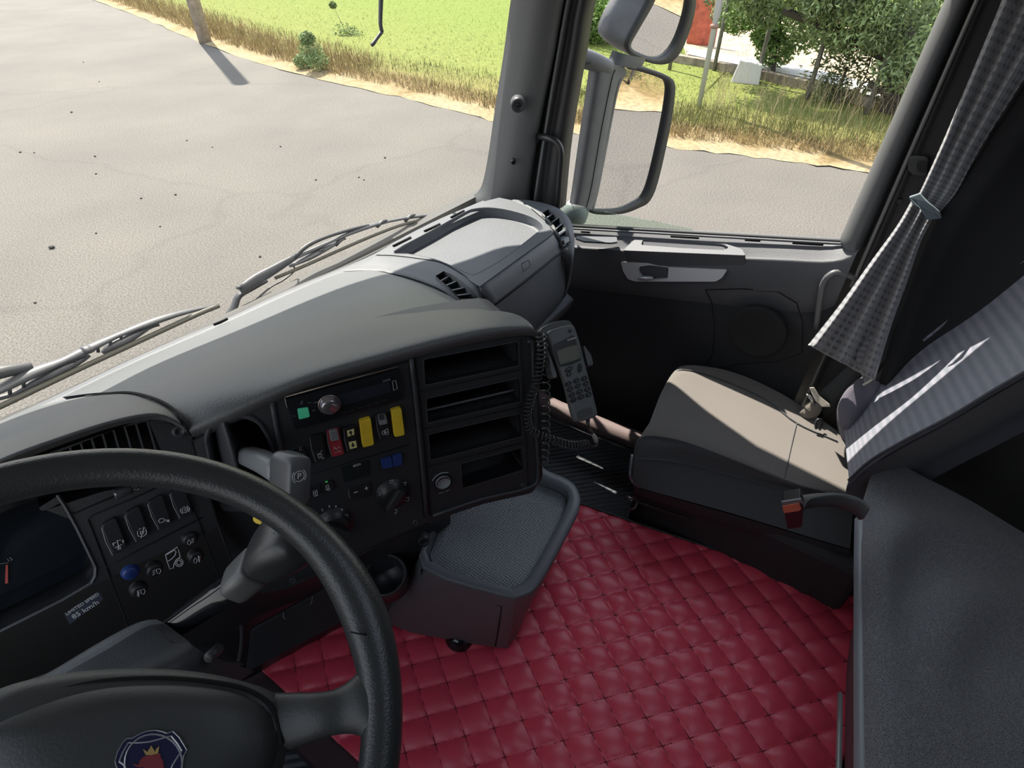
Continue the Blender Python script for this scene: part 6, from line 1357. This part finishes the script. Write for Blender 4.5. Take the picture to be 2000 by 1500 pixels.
# upper wide-angle mirror
UPP = tilted(D(1285, 45, 2.10), -14, -12)
ug = smooth2(UPP, [(1312, -52), (1332, -46), (1343, -25), (1344, 8), (1334, 50), (1318, 88), (1298, 110), (1276, 113), (1248, 103), (1236, 95), (1234, 84), (1250, 55), (1276, 10), (1296, -35)])
uo = smooth2(UPP, [(1306, -66), (1338, -58), (1355, -32), (1357, 12), (1344, 64), (1326, 104), (1304, 123), (1276, 124), (1240, 112), (1226, 100), (1224, 82), (1240, 50), (1264, 4), (1286, -46)])
rows = [ringw(UPP, ug, -0.014), ringw(UPP, scale2(ug, 1.01), 0.0), ringw(UPP, uo, 0.005), ringw(UPP, scale2(uo, 1.012), -0.012)]
V, Fc = grid([r+[r[0]] for r in rows]); mk('upper_rim', V, Fc, hdk_m, mir)
sheet('upper_glass', [scale2(ug, 1.005)], UPP, -0.018, -0.012, glass_mir, mir)
bk = [(1270, -80), (1300, -70), (1320, -40), (1322, 10), (1310, 60), (1296, 95), (1280, 108), (1250, 105), (1200, 92), (1186, 84), (1180, 70), (1188, 42), (1206, 8), (1236, -40)]
ub = smooth2(UPP, bk, -0.05)
rows = [ringw(UPP, scale2(uo, 1.012), -0.010), ringw(UPP, [(a*.75+c*.25, b*.75+d*.25) for (a, b), (c, d) in zip(uo, ub)], -0.03), ringw(UPP, [(a*.4+c*.6, b*.4+d*.6) for (a, b), (c, d) in zip(uo, ub)], -0.06), ringw(UPP, scale2(ub, .92), -0.10), ringw(UPP, scale2(ub, .5), -0.13)]
# the left flank is what the driver's seat sees: pull it out to the housing outline
V, Fc = grid([r+[r[0]] for r in rows]); k = len(ub)+1; Fc.append(tuple(range(4*k, 5*k-1)))
mk('upper_housing', V, Fc, hous_m, mir)
ne = [[MP.p(x, y, h) for x, y, h in r] for r in (((1196, 98, -.02), (1216, 104, .01), (1250, 112, .01), (1262, 112, -.03)), ((1190, 112, -.02), (1212, 118, .012), (1244, 124, .012), (1256, 126, -.03)), ((1180, 122, -.02), (1206, 128, .012), (1238, 134, .012), (1250, 136, -.03)))]
loft('neck', ne, M('neck_grey', (0.095, 0.10, 0.105), 0.5), mir, nu=3, nv=3)

# ================================================================== WIPERS
wgrey = M('wiper_grey', (0.085, 0.088, 0.098), 0.45, var=0.15, vscale=30)
wdark = M('wiper_dark', (0.05, 0.052, 0.058), 0.5)
wrub = M('wiper_rubber', (0.085, 0.082, 0.068), 0.6)
YW = 1.17
def wtube(name, pts, r, *a, **k): return tube(name, pts, [q*1.4 for q in r], *a, **k)
def yw(l, o=0.0): return [Y(x, y, YW+o) for x, y in l]
wp1 = thing('windscreen_wiper', 'grey windscreen wiper with its arm and pivot, reaching towards the storage tray', 'wiper', Y(455, 612, YW))
tube('wiper_arm', yw([(470, 568), (500, 547), (540, 524), (580, 500)]), [0.014, 0.016, 0.013, 0.008], wgrey, wp1, n=8, smoothpts=3, flat=0.5, updir=Vector((0, 1, 0)))
tube('pivot_link', yw([(446, 622), (458, 598), (466, 578), (486, 566), (520, 548)], .02), [0.015, 0.012, 0.011, 0.010, 0.008], wdark, wp1, n=8, smoothpts=3, flat=0.6)
tube('wiper_rod', yw([(575, 503), (600, 480), (640, 462), (690, 447), (720, 440)]), [0.006, 0.006, 0.005, 0.005, 0.004], wdark, wp1, n=8, smoothpts=4)
lathe('pivot_cap', Y(468, 562, YW-0.02), (0, -1, 0.3), [(0.0, 0.004), (0.004, 0.004), (0.005, 0.0), (0.005, -0.01)], wdark, wp1, n=12)
wtube('blade_frame', yw([(575, 505), (610, 488), (650, 470), (700, 449), (760, 432), (820, 422), (862, 420)], .0), [.004, .006, .005, .007, .005, .006, .003], wgrey, wp1, n=8, smoothpts=3, flat=0.6)
wtube('blade_frame', yw([(566, 520), (600, 504), (622, 492), (660, 474)]), [.004, .008, .009, .004], wgrey, wp1, n=8, smoothpts=3, flat=0.6)
tube('wiper_blade', yw([(538, 543), (600, 517), (660, 490), (720, 464), (780, 441), (830, 428), (876, 421)], -.01), 0.005, wrub, wp1, n=6, smoothpts=3)
for k, (x, y) in enumerate(((624, 492), (664, 472), (745, 436), (800, 425))):
    tube('blade_bracket', yw([(x-9, y+8), (x, y-3), (x+10, y-6)], -.004), [.006, .008, .005], wdark, wp1, n=6, smoothpts=2, flat=.6)
tube('washer_hose', yw([(500, 585), (530, 560), (552, 548), (575, 528), (568, 512)], .01), 0.0025, wdark, wp1, n=6, smoothpts=4)
wp2 = thing('windscreen_wiper', 'grey windscreen wiper blade lying along the lower left of the windscreen', 'wiper', Y(200, 700, YW))
wtube('blade_frame', yw([(-60, 788), (0, 760), (60, 730), (120, 706), (165, 685), (230, 655), (300, 628), (360, 610), (418, 597)]), [.006, .009, .011, .007, .009, .006, .008, .006, .003], wgrey, wp2, n=8, smoothpts=3, flat=.6)
wtube('wiper_arm', yw([(-60, 745), (0, 728), (40, 720), (62, 716)], .01), [.009, .009, .008, .006], wdark, wp2, n=8, smoothpts=3)
wtube('blade_frame', yw([(-20, 782), (20, 772), (60, 752), (110, 726), (150, 708), (175, 694)], .004), [.003, .004, .005, .008, .006, .003], wgrey, wp2, n=6, smoothpts=2)
wtube('blade_frame', yw([(200, 690), (215, 678), (250, 662), (290, 640), (310, 634)], .004), [.003, .007, .008, .004, .003], wgrey, wp2, n=6, smoothpts=2)
tube('wiper_blade', yw([(-60, 820), (0, 794), (80, 756), (160, 718), (240, 681), (320, 644), (390, 612), (427, 597)], -.01), 0.0065, wrub, wp2, n=6, smoothpts=3)
for x, y in ((18, 758), (45, 744), (145, 700), (190, 676), (215, 666), (236, 656)):
    tube('frame_strut', yw([(x, y-2), (x+2, y+12)]), .0035, wdark, wp2, n=6)
tube('frame_clip', yw([(160, 686), (172, 682), (182, 680)], -.002), [.012, .014, .010], wdark, wp2, n=8, smoothpts=2, flat=.6)
# strap hanging outside from the sun visor
hs = thing('hanging_arm', 'thin grey metal arm with a bent tip hanging down outside the windscreen', 'mirror arm', Y(728, 88, 1.40))
tube('rod', [Y(745, -60, 1.40), Y(744, 0, 1.40), Y(743, 45, 1.40), Y(746, 62, 1.40)], [.009, .0085, .007, .007], wdark, hs, n=8, smoothpts=3, flat=.7)
tube('bent_tip', [Y(746, 62, 1.40), Y(737, 74, 1.40), Y(730, 84, 1.40), Y(726, 89, 1.40)], [.006, .005, .006, .005], wdark, hs, n=8, smoothpts=3)

# ================================================================== CAR PHONE
po, pu_ = D(1117, 725, .985), D(1122, 632, .985)-D(1070, 648, .965)
PP = Pl(po, pu_, D(1095, 636, .985)-D(1143, 815, .985))
def c5(l): return [(1000+x/4.41, 600+y/4.41) for x, y in l]
cra = thing('phone_cradle', 'black handset cradle with two side clips fixed to the right end of the console', 'phone holder', PP.p(1080, 660, -0.03))
ph_m = M('phone_grey', (0.105, 0.112, 0.118), 0.4, bump=0.08, scale=600)
phd_m = M('phone_black', (0.020, 0.021, 0.024), 0.3)
cro = smooth2(PP, c5([(262, 195), (320, 142), (420, 108), (515, 106), (545, 142), (585, 235), (622, 335), (640, 430), (560, 470), (430, 500), (360, 520), (310, 400), (275, 270)]))
sheet('back_plate', [cro], PP, -0.026, -0.010, M('cradle_grey', (0.062, 0.066, 0.070), 0.4), cra, bevel=0.004)
sheet('side_clip', [smooth2(PP, c5([(615, 330), (645, 375), (672, 410), (692, 480), (685, 500), (650, 508), (636, 450), (622, 395)]), 0.0, 2)], PP, -0.02, 0.004, M('cradle_clip', (0.09, 0.095, 0.10), 0.35), cra, bevel=0.002)
sheet('side_clip', [smooth2(PP, c5([(318, 400), (345, 470), (372, 540), (388, 600), (352, 610), (335, 560), (320, 480)]), 0.0, 2)], PP, -0.02, 0.002, ph_m, cra, bevel=0.002)
tube('holder_arm', [PP.p(1074, 670, -.02), PP.p(1062, 668, -.04), K.p(1050, 690, -.03)], 0.008, black_m, cra, n=8, smoothpts=3)
phn = thing('car_phone', 'dark grey car phone handset with a small grey screen, hung in its cradle', 'phone', PP.p(1143, 815, -0.01))
pho = smooth2(PP, c5([(298, 250), (305, 215), (340, 195), (430, 168), (505, 155), (532, 178), (565, 270), (600, 400), (650, 590), (700, 790), (727, 905), (715, 940), (655, 968), (570, 985), (535, 965), (500, 850), (455, 660), (395, 510), (340, 370)]), 0.0, 3)
sheet('body', [pho], PP, -0.012, 0.006, ph_m, phn, bevel=0.005)
sheet('window', [rnd(PP.ls(c5([(352, 322), (440, 285), (530, 232), (565, 330), (602, 455), (505, 500), (410, 515)]), 0.006), 0.006)], PP, 0.0055, 0.0068, phd_m, phn, bevel=0.0006)
sheet('screen', [rnd(PP.ls(c5([(384, 380), (470, 345), (562, 322), (592, 438), (500, 470), (412, 496)]), 0.0065), 0.003)], PP, 0.0066, 0.0074, M('lcd_grey_green', (0.125, 0.135, 0.115), 0.25), phn)
line_text('brand_text', 'NOKIA', PP, c5([(462, 292)])[0], c5([(535, 268)])[0], 0.0045, white_m, phn, 0.0071)
a, b_ = PP.l(*c5([(497, 205)])[0], 0.006); sheet('power_key', [circ(a, b_, 0.0035, None, 16)], PP, 0.005, 0.0072, phd_m, phn)
def key(x, y, w, h, rot=0.18, mat=phd_m):
    a, b_ = PP.l(*c5([(x, y)])[0], 0.006); q = [(a+w*math.cos(t)*math.cos(rot)-h*math.sin(t)*math.sin(rot), b_+w*math.cos(t)*math.sin(rot)+h*math.sin(t)*math.cos(rot)) for t in [i*math.pi/8 for i in range(16)]]
    return sheet('key', [q], PP, 0.004, 0.0082, mat, phn, bevel=0.0005), a, b_
k1, a, b_ = key(487, 535, .0085, .004, .12); strokes('key_mark', [[(a-.004, b_+.0003), (a+.0045, b_+.0010)]], PP, .0084, .0004, printdim_m, k1)
key(580, 525, .0085, .0042, 1.15); k3, a, b_ = key(486, 578, .0055, .004, .1); text('key_mark', 'C', PP, a, b_, .004, printdim_m, k3, h=.0084)
lab = iter('123456789*0#')
for r4_ in (((483, 662), (550, 632), (618, 614)), ((497, 708), (563, 678), (632, 660)), ((512, 757), (577, 728), (645, 708)), ((526, 800), (590, 774), (655, 754))):
    for (x, y) in r4_:
        kk, a, b_ = key(x, y, .0062, .0042); text('key_mark', next(lab), PP, a, b_, .0045, printdim_m, kk, h=.0084, rot=.12)
sheet('microphone', [rnd(PP.ls(c5([(552, 905), (615, 875), (685, 858), (697, 920), (630, 950), (565, 968)]), 0.006), .004)], PP, .0055, .0066, M('mic_dark', (0.06, 0.063, 0.066), 0.7, bump=.5, scale=900), phn)
# coiled cord
crd = thing('coiled_cable', 'black coiled phone cord looping from the cradle round the console edge to the handset', 'cord', K.p(1060, 880, 0.02))
def coil(name, path, r, turns, wire, ph=0.0):
    P = cr_pts(path, 30); n = len(P); pts = []
    L = [0]
    for i in range(1, n): L.append(L[-1]+(P[i]-P[i-1]).length)
    N_ = Vector((0.3, 0.5, 0.8)).normalized()
    m_ = turns*12
    for k in range(m_+1):
        s = L[-1]*k/m_; i = max(j for j in range(n) if L[j] <= s+1e-9); i = min(i, n-2); f = (s-L[i])/max(1e-9, L[i+1]-L[i])
        p = P[i]*(1-f)+P[i+1]*f; T = (P[i+1]-P[i]).normalized(); N2 = (N_-T*N_.dot(T)).normalized(); B2 = T.cross(N2); N_ = N2
        a = 2*math.pi*k/12+ph; pts.append(p+N2*(r*math.cos(a))+B2*(r*math.sin(a)))
    return tube(name, pts, wire, M('cord_black', (0.028, 0.029, 0.031), 0.32), crd, n=6)
coil('front_coil', [K.p(1054, 652, .012), K.p(1056, 690, .016), K.p(1050, 735, .018), K.p(1037, 775, .018), K.p(1029, 808, .018), K.p(1034, 838, .02), K.p(1056, 852, .03), K.p(1085, 862, .04), K.p(1118, 870, .04), K.p(1148, 867, .03)], .0072, 42, .0015)
coil('rear_coil', [K.p(1058, 655, .004), K.p(1066, 720, .004), K.p(1066, 800, .004), K.p(1066, 850, .004), K.p(1063, 910, .004)], .0072, 17, .0013)
tube('cord_end', [K.p(1148, 867, .03), K.p(1160, 872, .03), K.p(1167, 868, .025), K.p(1163, 856, .02), K.p(1154, 842, .02), PP.p(1149, 832, .0), PP.p(1148, 818, -.004)], [.0015, .0015, .002, .003, .003, .003, .004], M('cord_black', (0.028, 0.029, 0.031), 0.32), crd, n=7, smoothpts=4)
tube('cord_tape', [K.p(1165, 864, .025), K.p(1161, 854, .022), K.p(1158, 848, .02)], [.004, .0045, .003], M('tape_worn', (0.30, 0.29, 0.25), 0.6), crd, n=7, smoothpts=2)
